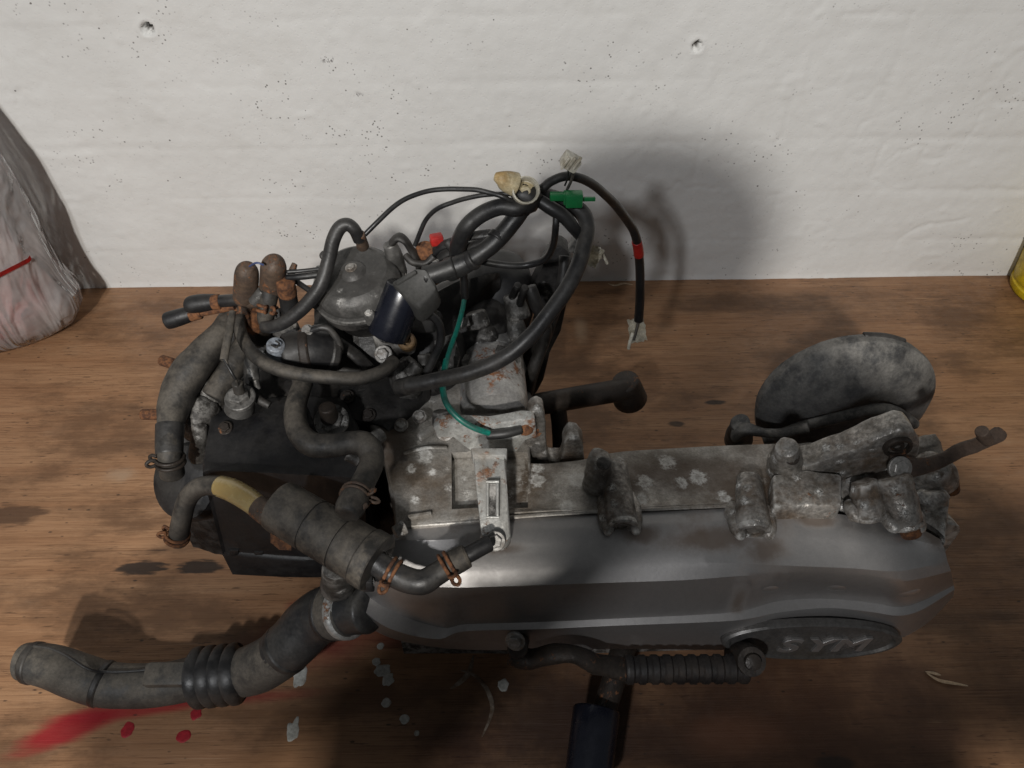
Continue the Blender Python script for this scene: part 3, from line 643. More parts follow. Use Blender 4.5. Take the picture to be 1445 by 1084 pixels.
cover = loft('belt_cover', [r_bt, r_seam, r_top2, r_sh0, r_sh1, r_f0, r_f1, r_bot, r_u, r_bb], M['cover'], E, n=110, k=3, sharp=24)
# oval badge with embossed letters
def badge():
    a = PT(r_f1[7]); cx, cy = 1141, 893
    ctr = W(cx, cy, .1135); Xd = V((1, 0, 0)); up = (W(cx, 872, .136) - W(cx, 918, .094)).normalized(); nrm = Xd.cross(up).normalized()
    if nrm.y > 0: nrm = -nrm
    rx = rp(ctr, 124); ry = (W(cx, 866, .137) - W(cx, 922, .094)).length * .5
    bm = bmesh.new(); n = 48; rings = []
    for f, h in ((1.02, -.004), (1.02, .0015), (.98, .0032), (.94, .0032), (.91, .0012), (.5, .0012)):
        rings.append([bm.verts.new(ctr + nrm * (h + .0064) + Xd * (math.cos(t) * rx * f) + up * (math.sin(t) * ry * f)) for t in [2 * math.pi * k / n for k in range(n)]])
    for A, B_ in zip(rings[:-1], rings[1:]):
        for k in range(n): bm.faces.new((A[k], A[(k + 1) % n], B_[(k + 1) % n], B_[k]))
    bm.faces.new(rings[-1]); bm.faces.new(rings[0][::-1])
    bd = frombm('badge', bm, grimy('dark_badge_paint', (.13, .125, .12), (.10, .096, .092), (.4, .5), .55, dirt=(.05, .04, .03), dirt_amt=.35, bump=.15), cover, 30)
    for ch, px, wd in (('S', 1100, .9), ('Y', 1142, 1.0), ('M', 1185, 1.2)):
        cu = bpy.data.curves.new('t', 'FONT'); cu.body = ch; cu.size = 1; cu.shear = .35; cu.extrude = .02; cu.offset = .02; cu.bevel_depth = .012; cu.align_x = 'CENTER'; cu.align_y = 'CENTER'
        to = bpy.data.objects.new('t', cu); C.objects.link(to); dg = bpy.context.evaluated_depsgraph_get()
        me = bpy.data.meshes.new_from_object(to.evaluated_get(dg)); bpy.data.objects.remove(to)
        q = W(px, 902, .105); s = .036
        base = ctr + Xd * (q.x - ctr.x) + up * (-.004) + nrm * .0082
        for v_ in me.vertices: v_.co = base + Xd * (v_.co.x * s * .95) + up * (v_.co.y * s * .62) + nrm * (v_.co.z * .05)
        me.name = 'letter'; link('letter', me, M['cover'], bd, 30)
badge()
# small dents pressed in the cover face
for px, py in ((1080, 832), (1185, 829), (1278, 838)):
    blob('raised_pip', W(px, py, .163) + V((0, .004, 0)), (.013, .0052, .008), M['cover'], cover, sub=3)
# ---- crankcase behind the cover
def cut(o, pts, ext):
    bm = bmesh.new(); prism_bm(bm, [PT(p) for p in pts], V(ext), 0); me = bpy.data.meshes.new('c'); bmesh.ops.recalc_face_normals(bm, faces=bm.faces[:]); bm.to_mesh(me); bm.free()
    co = bpy.data.objects.new('c', me); C.objects.link(co); md = o.modifiers.new('b', 'BOOLEAN'); md.object = co; md.operation = 'DIFFERENCE'; md.solver = 'EXACT'
    dg = bpy.context.evaluated_depsgraph_get(); nm = bpy.data.meshes.new_from_object(o.evaluated_get(dg)); o.modifiers.clear(); o.data = nm; nm.set_sharp_from_angle(angle=math.radians(40)); bpy.data.objects.remove(co)
case = slab('crankcase', [Zr([(548, 655), (640, 640), (745, 654), (800, 652), (832, 648), (880, 638), (1000, 630), (1105, 626)], .200),
                          Zr([(552, 690), (640, 684), (745, 684), (832, 680), (880, 676), (1000, 670), (1150, 664)], .205),
                          Zr([(560, 724), (640, 720), (745, 718), (832, 714), (880, 711), (1000, 705), (1185, 700)], .2055),
                          Zr([(563, 737), (640, 731), (745, 722), (832, 719), (880, 717), (1000, 711), (1190, 706)], .2075)], .07, M['case'], E, n=60, k=5, fn=resample_x, round_=.002)
tube('gasket_ridge', [(563, 742, .207), (640, 737, .207), (745, 728, .207), (860, 721, .207), (1000, 715, .207), (1090, 711, .207)], 3.2, M['case'], case, seg=8, flat=.6)
# front left part of the case rising towards the cylinder
fr = slab('front_case', [Zr([(470, 500), (560, 505), (640, 520), (690, 540)], .215), [(500, 560, .225), (570, 552, .222), (640, 556, .212), (742, 580, .205)],
                         [(540, 620, .222), (580, 612, .217), (630, 605, .208), (742, 618, .204)], Zr([(556, 690), (590, 690), (632, 690), (745, 690)], .2075), Zr([(560, 738), (590, 737), (632, 734), (690, 727)], .2085)],
          .07, M['case'], E, n=30, k=6, round_=.003, lump=.0006, lscale=50)
# recessed pocket plate with a raised frame
pk = [(637, 634, .26), (746, 630, .26), (745, 717, .26), (637, 722, .26)]
pk = [V((W(637, 640, .206).x, W(637, 640, .206).y, .19)), V((W(745, 637, .206).x, W(745, 637, .206).y, .19)), V((W(745, 716, .206).x, W(745, 716, .206).y, .19)), V((W(638, 721, .206).x, W(638, 721, .206).y, .19))]
for o_ in (case, fr): cut(o_, pk, (0, 0, .1))
prism('pocket_floor', [p + V((0, 0, .008)) for p in pk], (0, 0, -.02), M['case'], case, 0)
# sump and underside that carry the weight
slab('sump', [[V((-.10, .46, .115)), V((.05, .46, .115)), V((.20, .44, .11))], [V((-.10, .33, .115)), V((.05, .33, .115)), V((.20, .33, .11))]], .0, M['darkcast'], E, n=20, k=4, round_=.004)
slab('gear_housing', [[V((.20, .43, .17)), V((.28, .43, .17)), V((.335, .425, .16))], [V((.20, .35, .195)), V((.28, .345, .195)), V((.345, .345, .175))]], .05, M['ox'], E, n=20, k=4, round_=.006, lump=.0015)
# ---- bosses along the case
def boss(a, b, ra, rb, m='ox', lump=.0012, bore=0.0, name='case_boss', **k): return peg(name, a, b, ra, rb, M[m], E, lump=lump, bore=bore, **k)
def lug(a, b, ra, rb, z1, dark=False, lump=.0010):
    """half-round lug lying across the seam with a bored, flat end face"""
    o = boss(a, b, ra, rb, bev=.25, lump=lump, lscale=110, seg=28); B_ = PT(b); A_ = PT(a); d = (B_ - A_).normalized(); r = rp(B_, rb)
    lathe('lug_end', B_ - d * .002, d, [(0, r * .96), (.003, r * .96), (.004, r * .88), (.004, r * .62), (.0025, r * .58), (.0028, r * .36), (.0005, r * .33)], M['ox'], o, 24, lump=.0004, lscale=150)
    for s_ in (-1, 1):
        q = A_.lerp(B_, .75) + V((s_ * r * .85, 0, -r * .35)); blob('lug_web', q, (r * .55, (B_ - A_).length * .38, r * .5), M['ox'], o, lump=.0012, lscale=120)
    return o
boss((846, 640, .238), (844, 690, .203), 17, 22, bev=.45, lump=.0013, lscale=100); blob('ear_dimple', W(852, 654, .240), (.0055, .006, .004), M['darkcast'], E, lump=.0008, lscale=200)
lug((866, 655, .216), (878, 742, .209), 19, 23, .2); lug((1056, 672, .216), (1063, 748, .209), 17, 25, .2)
boss((1110, 630, .246), (1108, 668, .205), 18, 26, bev=.5, lump=.0015, lscale=100); bolt('bolt', (1117, 645, .239), (0.1, -.6, 1), 8, 3, M['darkrust'], E)
# upright mounting ears
prism('mount_ear', [('y', 740, 640, .405), ('y', 742, 596, .405), ('y', 748, 582, .405), ('y', 757, 577, .405), ('y', 767, 582, .405), ('y', 770, 600, .405), ('y', 771, 642, .405), ('y', 775, 651, .405), ('y', 790, 651, .405), ('y', 795, 640, .405), ('y', 796, 624, .405), ('y', 803, 615, .405), ('y', 816, 616, .405), ('y', 823, 626, .405), ('y', 825, 660, .405), ('y', 830, 700, .405), ('y', 742, 700, .405)], (0, .016, 0), M['ox'], E, .002, lump=.0009, sub=2)
# ---- rear mounting arm
af = [('y', 1102, 664, .362), ('y', 1149, 656, .362), ('y', 1200, 637, .362), ('y', 1247, 617, .362), ('y', 1272, 606, .362), ('y', 1290, 609, .362), ('y', 1300, 624, .362), ('y', 1297, 644, .362), ('y', 1275, 662, .362), ('y', 1230, 672, .362), ('y', 1192, 676, .362), ('y', 1190, 716, .362), ('y', 1090, 718, .362), ('y', 1090, 672, .362)]
arm = prism('rear_mount_arm', af, (0, .021, 0), M['ox'], E, .003, lump=.0010, sub=2)
ec = WY(1266, 629, .362)
lathe('bush_sleeve', ec + V((0, .004, 0)), (0, -1, 0), [(0, rp(ec, 20)), (.006, rp(ec, 20)), (.0075, rp(ec, 18.5)), (.0075, rp(ec, 15)), (.003, rp(ec, 14)), (.0035, rp(ec, 10)), (.006, rp(ec, 9)), (.006, rp(ec, 5)), (-.004, rp(ec, 5))], M['darkrust'], arm, 28)
prism('arm_block', [(1090, 668, .2225), (1140, 662, .224), (1189, 668, .224), (1189, 712, .2215), (1140, 714, .2205), (1091, 715, .2195)], (0, 0, -.03), M['ox'], E, .003, lump=.0009, sub=2)
lug((1218, 680, .232), (1229, 728, .212), 18, 23, .2, lump=.0018); lug((1258, 672, .236), (1282, 742, .212), 25, 22, .2, lump=.0012)
peg('rusty_insert', (1283, 744, .2125), (1287, 756, .207), 15, 14, M['rust'], E, bore=.6)
boss((1305, 655, .22), (1335, 680, .20), 26, 24, bev=.5, lump=.002, lscale=100); boss((1310, 690, .21), (1318, 735, .195), 26, 18, bev=.6, lump=.002, lscale=100); peg('rusty_bolt', (1336, 668, .196), (1342, 694, .180), 14, 12, M['rust'], E)
boss((1295, 620, .20), (1315, 665, .19), 26, 24, bev=.5, lump=.002, m='case')
slab('gearcase_shoulder', [Zr([(1195, 676), (1250, 660), (1310, 665), (1335, 700)], .212), Zr([(1192, 716), (1245, 730), (1300, 735), (1330, 755)], .203)], .1, M['ox'], E, n=16, k=6, lump=.0018, lscale=70)
# brake lever
lv_m = grimy('brown_pitted_steel', (.075, .052, .040), (.050, .034, .026), (.55, .75), .3, dirt=(.030, .020, .015), dirt_amt=.4, rust=.30, rust_scale=50, bump=.8, wear=.3, wearcol=(.2, .16, .13))
lv = tube('brake_lever', [(1258, 657, .238, 15), (1275, 658, .238, 17), (1300, 658, .237, 13), (1330, 649, .235, 10), (1352, 637, .235, 10), (1375, 629, .235, 10), (1396, 620, .236, 10), (1410, 612, .237, 11), (1414, 608, .238, 8)], 12, lv_m, E, seg=16, flat=.38, up=V((0, -.5, 1)), wob=.12)
peg('lever_eye', (1385, 608, .250), (1392, 622, .236), 9, 10, lv_m, lv); bolt('hex_nut', (1270, 661, .2405), (0.1, -.9, .8), 12, 6, M['bright'], lv)
# ---- brake drum behind the gearcase
dc = WY(1195, 582, .50)
drum = lathe('brake_drum', V((dc.x, .515, dc.z)), (0, -1, 0), [(-.006, .045), (-.006, .082), (0, .0835), (.006, .0835), (.009, .081), (.012, .078), (.018, .070), (.024, .055), (.027, .035), (.026, .015), (.026, .0)], M['drum'], E, 64, 30, lump=.0009, lscale=30)
for k, (a0, a1) in enumerate(((64, 92),)):
    bm = bmesh.new(); pts = []
    for a in (a0, (a0 + a1) / 2, a1): pts.append(V((dc.x + math.cos(math.radians(a)) * .0815, .519, dc.z + math.sin(math.radians(a)) * .0815)))
    sweep(bm, catmull(pts, 5), .0035, 10); frombm('drum_lug', bm, M['black'], drum, 60)
bm = bmesh.new(); pts = [WY(1080, 622, .485), WY(1130, 603, .48), WY(1190, 588, .476), WY(1235, 578, .474), WY(1262, 580, .474), WY(1290, 598, .476)]
sweep(bm, catmull(pts, 6), .006, 10, .8); frombm('drum_rib', bm, M['drum'], drum, 60)
tube('brake_arm', [(1040, 612, .14, 16), (1055, 606, .15, 12), (1075, 610, .15, 8), (1100, 612, .15, 8), (1140, 604, .16, 9)], 12, M['drum'], E, flat=.6, wob=.15)
peg('brake_arm_boss', (1045, 597, .15), (1042, 622, .10), 14, 20, M['drum'], E, lump=.001)
# ---- starter motor
sA = W(690, 500, .20); sB = W(697, 606, .20); sr = rp(sA, 46)
st = lathe('starter_motor', V((sA.x, .535, .20)), (sB - sA), [(-.012, sr * .45), (-.010, sr * .62), (-.002, sr * .72), (0, sr * .94), (.004, sr), (.030, sr), (.0305, sr * .985), (.032, sr * .985), (.0325, sr), (.092, sr), (.096, sr * .95)], M['steel'], E, 48, 35, lump=.0003)
peg('starter_nose', (684, 430, .235), (688, 488, .225), 13, 17, M['darkcast'], st, bev=.6)
prism('starter_bridge', [(640, 505, .225), (700, 470, .23), (738, 470, .225), (738, 515, .22), (650, 530, .22)], (0, 0, -.03), M['darkcast'], st, .006, lump=.0008, sub=1)
fl = prism('starter_flange', [('y', 611, 604, .398), ('y', 622, 597, .398), ('y', 650, 598, .398), ('y', 690, 600, .398), ('y', 735, 592, .398), ('y', 755, 592, .398), ('y', 757, 616, .398), ('y', 742, 622, .398), ('y', 728, 640, .398), ('y', 708, 650, .398), ('y', 676, 646, .398), ('y', 655, 630, .398), ('y', 640, 618, .398), ('y', 618, 618, .398)], (0, .010, 0), M['zinc'], E, .0016, lump=.0006, sub=1)
tube('flange_lip', [(613, 599, .2215), (640, 597, .2225), (690, 598, .224), (735, 590, .228), (762, 588, .229)], 5, M['zinc'], fl, seg=10)
bolt('flange_bolt', (628, 610, .216), (0, -1, .7), 9, 7, M['bright'], fl); bolt('flange_bolt', (752, 604, .222), (0, -1, .7), 10, 7, M['rust'], fl)
peg('flange_stud', (622, 580, .235), (624, 600, .225), 12, 14, M['darkcast'], fl, lump=.0006)
tube('wire_terminal', [(688, 614, .232), (712, 612, .234), (735, 606, .234)], 7, M['cable'], fl, seg=10); blob('rusty_terminal', W(742, 606, .232), (.006, .005, .005), M['rust'], fl, lump=.001, lscale=200)
# ---- steel bar bolted across case to cover
bar = prism('cable_bracket', [(668, 640, .246), (714, 640, .246), (716, 690, .242), (721, 756, .226), (714, 766, .224), (690, 769, .224), (679, 757, .226), (672, 690, .242)], (0, .004, -.016), M['zinc'], E, .0018)
prism('bracket_lip', [(664, 632, .249), (716, 632, .249), (715, 643, .2485), (667, 643, .2485)], (0, 0, -.010), M['zinc'], bar, .001)
# slot rim: raised edges leave a sunk slot
for a, b in (((688, 682), (688, 728)), ((702, 682), (702, 728)), ((686, 680), (704, 680)), ((686, 730), (704, 730))):
    def zb(y): return .2445 - (y - 682) * .00022
    tube('slot_rim', [(a[0], a[1], zb(a[1])), ((a[0] + b[0]) / 2, (a[1] + b[1]) / 2, zb((a[1] + b[1]) / 2)), (b[0], b[1], zb(b[1]))], 2.4, M['zinc'], bar, seg=8)
prism('slot_floor', [(690, 683, .2437), (701, 683, .2437), (701, 727, .2338), (690, 727, .2338)], (0, 0, -.003), M['darkcast'], bar, 0)
bolt('bracket_bolt', (699, 764, .228), (0, -.8, 1), 10, 7, M['bright'], bar)
# ---- kick start lever under the cover
kh = peg('kick_shaft', ('y', 733, 900, .29), ('y', 730, 915, .262), 15, 15, M['darkrust'], E); bolt('pinch_bolt', ('y', 727, 905, .264), (-.3, -.8, .5), 10, 8, M['bright'], kh)
kp = [WY(*p) for p in ((722, 922, .268), (748, 930, .264), (782, 922, .262), (812, 924, .26), (845, 938, .258), (884, 945, .258))]
bm = bmesh.new(); kk = catmull(kp, 6); sweep(bm, kk, [rp(p, 17 - 3 * math.sin(i / len(kk) * 3.1)) for i, p in enumerate(kk)], 16, .8); kick = frombm('kick_lever', bm, M['darkrust'], E, 60, lump=.0012)
pa, pb = WY(884, 945, .258), WY(1052, 944, .258); bm = bmesh.new(); N = 66
sweep(bm, [pa.lerp(pb, i / N) for i in range(N + 1)], [rp(pa, 19) * (1 + (.07 if (i % 7) < 4 else -.06)) for i in range(N + 1)], 18); frombm('pedal_rubber', bm, grimy('grimy_pedal_rubber', (.012, .010, .010), (.022, .017, .014), (.5, .7), 0, dirt=(.05, .032, .022), dirt_amt=.4, bump=.4), kick, 40)
pe = WY(1061, 937, .256); lathe('pedal_end', pe + V((0, .016, -.02)), V((0, -.7, 1)), [(-.008, rp(pe, 22)), (.022, rp(pe, 22)), (.026, rp(pe, 20)), (.026, rp(pe, 12)), (.030, rp(pe, 11)), (.031, rp(pe, 6))], M['darkrust'], kick, 24, lump=.0006)
# ---- centre stand
stand = tube('centre_stand', [(900, 850, .06), (872, 940, .055), (858, 985, .05), (848, 1010, .048)], 17, M['darkrust'], E, wob=.1)
peg('stand_foot', (842, 1000, .052), (828, 1110, .040), 33, 33, M['choke'], stand, bev=.1, seg=32)
tube('far_stand_leg', [(700, 580, .11), (752, 572, .105), (820, 560, .10), (886, 549, .095)], 16, M['darkrust'], E)
peg('far_stand_foot', (882, 537, .105), (890, 566, .07), 20, 24, M['darkrust'], E)
tube('far_stand_strut', [(786, 570, .10), (790, 600, .08), (792, 640, .05)], 12, M['darkrust'], E)
# ---- engine hanger bracket
prism('hanger_bracket', [('y', 780, 352, .57), ('y', 792, 347, .57), ('y', 803, 355, .57), ('y', 808, 374, .57), ('y', 803, 418, .57), ('y', 792, 468, .57), ('y', 777, 497, .57), ('y', 767, 537, .57), ('y', 758, 556, .57), ('y', 735, 566, .57), ('y', 738, 506, .57), ('y', 757, 452, .57), ('y', 745, 418, .57), ('y', 766, 374, .57)], (0, .02, 0), M['black'], E, .003, lump=.0005)
tube('hanger_rib', [(797, 362, .285), (792, 410, .26), (776, 460, .225), (758, 510, .19), (744, 556, .155)], 8, M['black'], E, wob=.1)
tube('hanger_stay', [(742, 560, .15), (752, 520, .19), (770, 470, .225), (757, 430, .255), (748, 405, .27)], 9, M['black'], E, wob=.1)
boss((726, 450, .235), (732, 480, .22), 12, 16, m='darkcast'); boss((724, 415, .255), (732, 450, .235), 14, 18, m='darkcast'); 
for a, b in (((731, 402), (720, 425)), ((741, 405), (733, 430))): peg('prong', (a[0], a[1], .275), (b[0], b[1], .25), 5, 6, M['black'], E)
# ---- generator cowl behind the starter
blob('generator_cowl', W(700, 415, .235) + V((0, .02, -.02)), (.036, .04, .045), M['plastic'], E, sq=.8)
blob('generator_housing', W(660, 470, .20), (.045, .05, .045), M['black'], E, lump=.001, sq=.7)
slab('generator_case', [[V((-.09, .60, .15)), V((.0, .60, .15))], [V((-.09, .47, .175)), V((.015, .47, .175))]], .03, M['black'], E, n=12, k=5, round_=.01, lump=.001)
# ---- cylinder, head and black shroud (front of the engine)
slab('cylinder_head', [Zr([(330, 470), (420, 465), (520, 468), (600, 490)], .225), Zr([(305, 540), (400, 535), (500, 530), (590, 540)], .235), Zr([(310, 590), (400, 590), (480, 590), (540, 600)], .225), Zr([(320, 640), (400, 645), (480, 650), (545, 660)], .18)], .05, M['black'], E, n=24, k=5, round_=.008, lump=.0018, lscale=45)
slab('head_cover', [Zr([(262, 540), (300, 520), (330, 520)], .205), Zr([(240, 600), (290, 590), (330, 590)], .20), Zr([(232, 660), (280, 670), (330, 670)], .17)], .06, M['black'], E, n=14, k=5, round_=.01, lump=.003, lscale=50)
sh = slab('cylinder_shroud', [Zr([(322, 575), (400, 560), (480, 562)], .232), Zr([(300, 590), (400, 590), (500, 600)], .236), Zr([(290, 650), (390, 655), (505, 660)], .232), [('y', 290, 664, .358), ('y', 390, 668, .356), ('y', 508, 675, .354)],
      [('y', 318, 778, .352), ('y', 400, 784, .350), ('y', 515, 790, .348)]], .105, M['plastic'], E, n=26, k=5, round_=.003)
for px in (330, 365, 398, 440): prism('shroud_tab', [('y', px - 7, 777 + (px - 330) * .07, .350), ('y', px + 7, 777 + (px - 330) * .07, .350), ('y', px + 6, 787 + (px - 330) * .07, .350), ('y', px - 6, 787 + (px - 330) * .07, .350)], (0, .006, 0), M['plastic'], sh, .001)
lathe('water_pump_cover', W(268, 680, .165), V((-.25, -.5, .55)), [(-.05, .034), (0, .034), (.008, .031), (.012, .02), (.013, 0)], M['plastic'], E, 32)
blob('casting_lump', W(300, 545, .235), (.020, .022, .02), M['darkcast'], E, lump=.004, lscale=60); blob('casting_lump', W(282, 590, .225), (.016, .02, .02), M['darkcast'], E, lump=.004, lscale=60)
peg('outlet_neck', (282, 598, .235), (280, 650, .20), 11, 13, M['darkcast'], E, lump=.0015, bev=.6)
# rusty exhaust studs
peg('exhaust_stud', (246, 514, .17), (227, 508, .17), 8, 8, M['rust'], E, bev=.4); peg('exhaust_stud', (240, 585, .17), (199, 585, .17), 8, 8, M['rust'], E, bev=.4); peg('exhaust_stud', (308, 730, .10), (297, 742, .09), 7, 7, M['rust'], E)
# ---- big coolant hose down the left
lh = tube('coolant_hose', [(326, 440, .285, 12), (312, 468, .28, 17), (287, 500, .27, 23), (262, 533, .26, 26), (247, 570, .25, 24), (240, 605, .245, 18), (239, 640, .235, 17), (243, 668, .215, 17)], 20, M['hose'], E, seg=24, sub=9, wob=.10)
tube('hose_collar', [(240, 600, .2455, 19.5), (239, 625, .239, 19), (239, 641, .235, 18.5)], 19, M['rubber'], lh, seg=22, bore=.92)
wire_clip(W(240, 650, .23), W(243, 665, .22) - W(239, 640, .235), rp(W(240, 650, .23), 19), M['darkrust'], lh, ear=(-1, -.1, .2), thick=.0014)
tube('coolant_hose', [(330, 445, .275, 9), (345, 480, .262, 14), (325, 520, .25, 20), (300, 560, .24, 18)], 16, M['hose'], E, wob=.1)
# ---- yellowed bypass hose at the front
yh = tube('bypass_hose', [(251, 764, .185, 14), (256, 735, .205, 14), (263, 708, .222, 14), (277, 690, .235, 14), (296, 685, .242, 14), (316, 688, .246, 15)], 14, M['hose'], E, seg=20, sub=8, bore=.6, wob=.06)
yl = grimy('yellowed_clear_hose', (.30, .215, .085), (.36, .28, .13), (.22, .35), 0, dirt=(.14, .075, .025), dirt_amt=.42, dirt_scale=16, bump=.03, coat=.5, mott=.1)
yl.node_tree.nodes['Principled BSDF'].inputs['Subsurface Weight'].default_value = .35; yl.node_tree.nodes['Principled BSDF'].inputs['Subsurface Radius'].default_value = (.01, .007, .003)
tube('yellowed_section', [(310, 686, .2455, 15.2), (328, 692, .247, 16.5), (346, 702, .247, 16.5), (360, 712, .246, 16), (374, 722, .245, 16.5)], 16, yl, yh, seg=20, sub=8)
tube('brown_end', [(364, 715, .2455, 17), (380, 726, .245, 18)], 17, M['brown'], yh, seg=20)
wire_clip(W(250, 757, .19), W(251, 764, .185) - W(256, 735, .205), rp(W(250, 757, .19), 15.5), M['rust'], yh, ear=(-1, .1, 0), thick=.0013)
# ---- fat grey damper / thermostat housing
ca, cb = W(398, 716, .243), W(532, 795, .233); L = (cb - ca).length; R = rp(ca, 38)
can = lathe('thermostat_housing', ca, cb - ca, [(-.003, R * .5), (-.003, R * .96), (0, R * .99), (L * .33, R), (L * .335, R * .965), (L * .345, R * .965), (L * .35, R * 1.0), (L * .64, R * 1.01), (L * .645, R * .97), (L * .655, R * .97), (L * .66, R * 1.03), (L * .86, R * 1.03), (L * .87, R * .99), (L * .88, R * 1.09), (L * 1.0, R * 1.09), (L * 1.01, R * 1.05), (L * 1.01, R * .5)], M['hose'], E, 40, 35, lump=.0004)
prism('strap_clip', [(381, 745, .232), (388, 758, .228), (400, 765, .226), (411, 766, .226), (411, 777, .222), (394, 776, .222), (382, 766, .226)], (0, .001, .0012), M['rust'], can, .0004)
box('clip_tab', W(519, 824, .222), (.004, .003, .006), M['plastic'], can, .001); box('clip_tab', W(536, 812, .225), (.003, .003, .004), M['plastic'], can, .001)
eh = tube('elbow_hose', [(530, 793, .233, 18), (552, 808, .23, 18), (574, 818, .228, 18), (597, 821, .228, 18), (618, 809, .230, 17), (637, 796, .233, 16), (652, 788, .235, 15)], 17, M['rubber'], E, seg=22, sub=8, wob=.08)
tube('elbow_sleeve', [(634, 798, .2325, 18), (648, 790, .234, 18), (658, 785, .2355, 17)], 17, M['hose'], eh, seg=22, bore=.8)
tube('end_plug', [(655, 786, .2355, 12), (668, 779, .237, 12), (684, 770, .238, 12), (690, 767, .238, 12)], 12, M['plastic'], eh, seg=20, bore=.7); tube('plug_rim', [(653, 787.5, .2354, 15), (658, 785, .2358, 15)], 15, M['hose'], eh, seg=20)
wire_clip(W(553, 808, .23), W(566, 815, .228) - W(545, 804, .231), rp(W(553, 808, .23), 20), M['rust'], eh, ear=(-.4, -1, .15), thick=.0013)
wire_clip(W(632, 799, .2325), W(640, 794, .233) - W(624, 804, .231), rp(W(632, 799, .233), 19.5), M['rust'], eh, ear=(.5, -1, .2), thick=.0013)
peg('cover_corner_boss', (474, 800, .19), (478, 828, .15), 20, 24, M['darkcast'], E, lump=.0012); peg('cover_dowel', (556, 752, .214), (572, 744, .214), 9, 11, M['ox'], E)
prism('cover_flange', [(455, 795, .178), (520, 770, .19), (560, 748, .20), (570, 770, .19), (520, 810, .175), (480, 838, .15)], (0, .01, -.03), M['case'], E, .003)
# ---- grey elbow hose in the middle
gh = tube('breather_hose', [(428, 540, .270, 14), (417, 575, .268, 15), (420, 606, .266, 16), (438, 626, .264, 17), (468, 629, .262, 17), (496, 625, .262, 17), (517, 628, .262, 18), (525, 648, .258, 17), (518, 670, .262, 17), (505, 695, .268, 18), (498, 708, .270, 19)], 17, M['hose'], E, seg=22, sub=8, wob=.05)
tube('hose_cap', [(501, 703, .2695, 21), (494, 716, .271, 21), (490, 725, .271, 18)], 20, M['hose'], gh, seg=22); peg('cap_tab', (511, 716, .272), (518, 712, .272), 5, 4, M['brown'], gh)
wire_clip(W(502, 700, .269), W(498, 708, .27) - W(505, 695, .268), rp(W(501, 702, .243), 20), M['brown'], gh, ear=(1, .2, .1), thick=.0011)
peg('steel_spigot', (490, 640, .25), (508, 650, .245), 10, 10, M['darkcast'], E); peg('steel_spigot', (526, 622, .262), (540, 612, .262), 12, 10, M['darkcast'], E)
peg('stud_bolt', (461, 574, .262), (466, 592, .248), 12, 13, M['darkrust'], E); bolt('stud_nut', (468, 594, .246), (0, -.5, 1), 17, 10, M['darkcast'], E)
tube('inner_rod', [(415, 535, .262), (428, 570, .258), (440, 600, .25)], 4, M['black'], E, seg=10)
# ---- temperature sensor and its sleeve
sn = peg('temperature_sensor', (338, 580, .245), (339, 556, .262), 21, 19, M['carb'], E, seg=24); bolt('sensor_hex', (339, 562, .262), (0, -.2, 1), 15, 12, M['carb'], sn)
tube('sensor_boot', [(338, 553, .272, 8), (335, 541, .280, 8)], 8, M['hose'], sn, seg=12)
tube('sensor_sleeve', [(328, 440, .315, 5), (324, 465, .31, 6), (319, 490, .304, 6), (316, 508, .30, 6)], 6, M['hose'], E, seg=14, bore=.8, flat=.7)
tube('sensor_wire', [(318, 506, .30), (324, 522, .294), (333, 537, .286), (336, 546, .279)], 2.2, M['hose'], E, seg=8); tube('sensor_wire', [(315, 506, .30), (328, 528, .292), (336, 544, .28)], 2.2, M['cable'], E, seg=8)
peg('brass_nipple', (360, 535, .265), (364, 549, .258), 5, 4.5, M['carb'], E, bore=.6); peg('nipple_elbow', (352, 505, .275), (360, 538, .264), 10, 8, M['carb'], E, bev=.5, lump=.001)
peg('pale_plug', (391, 512, .262), (389, 486, .288), 13, 13, M['blueplug'], E, seg=24); tube('plug_clip', [(383, 487, .29), (390, 490, .291), (394, 485, .291), (389, 481, .292)], 1.4, M['cable'], E, seg=6)
# ---- rusty valves and capped tubes, upper left
v1 = tube('purge_valve', [(346, 420, .305, 17), (347, 405, .318, 17), (348, 390, .33, 17), (349, 381, .337, 15), (350, 376, .341, 9)], 17, M['brown'], E, seg=24, sub=5)
v2 = tube('purge_valve', [(383, 408, .315, 17), (385, 392, .328, 18), (386, 378, .34, 18), (387, 370, .346, 15), (387, 365, .35, 8)], 17, M['brown'], E, seg=24, sub=5)
tube('valve_body', [(345, 426, .298, 15), (346, 409, .314, 16.5)], 16, M['rubber'], v1, seg=22)
vb = tube('valve_hose', [(382, 402, .32, 13), (379, 420, .312, 13), (377, 434, .305, 12), (375, 448, .30, 12), (376, 460, .298, 9)], 12, M['hose'], v2, seg=18)
wire_clip(W(377, 436, .304), W(375, 448, .3) - W(379, 420, .312), rp(W(377, 436, .304), 13), M['rust'], v2, ear=(.3, -1, 0), thick=.0013)
v3 = tube('purge_valve', [(412, 446, .295, 14), (408, 428, .308, 13), (405, 412, .32, 13)], 13, M['rubber'], E, seg=20); tube('rusty_collar', [(405.5, 414, .3185, 13.5), (403, 398, .331, 13)], 13, M['rust'], v3, seg=20)
prism('valve_fin', [(405, 395, .33), (407, 380, .335), (412, 370, .338), (417, 373, .338), (414, 385, .333), (410, 397, .328)], (.001, .002, -.002), M['brown'], v3, .0005)
t1 = tube('capped_pipe', [(360, 424, .305), (330, 424, .303), (302, 426, .30)], 9, M['rubber'], E, seg=18); tube('pipe_cap', [(304, 426, .30, 11), (285, 428, .2985, 13), (272, 430, .2975, 13), (268, 430, .297, 12)], 12, M['plastic'], t1, seg=20); tube('rusty_collar', [(310, 426, .3005), (301, 427, .30)], 11, M['rust'], t1, seg=18)
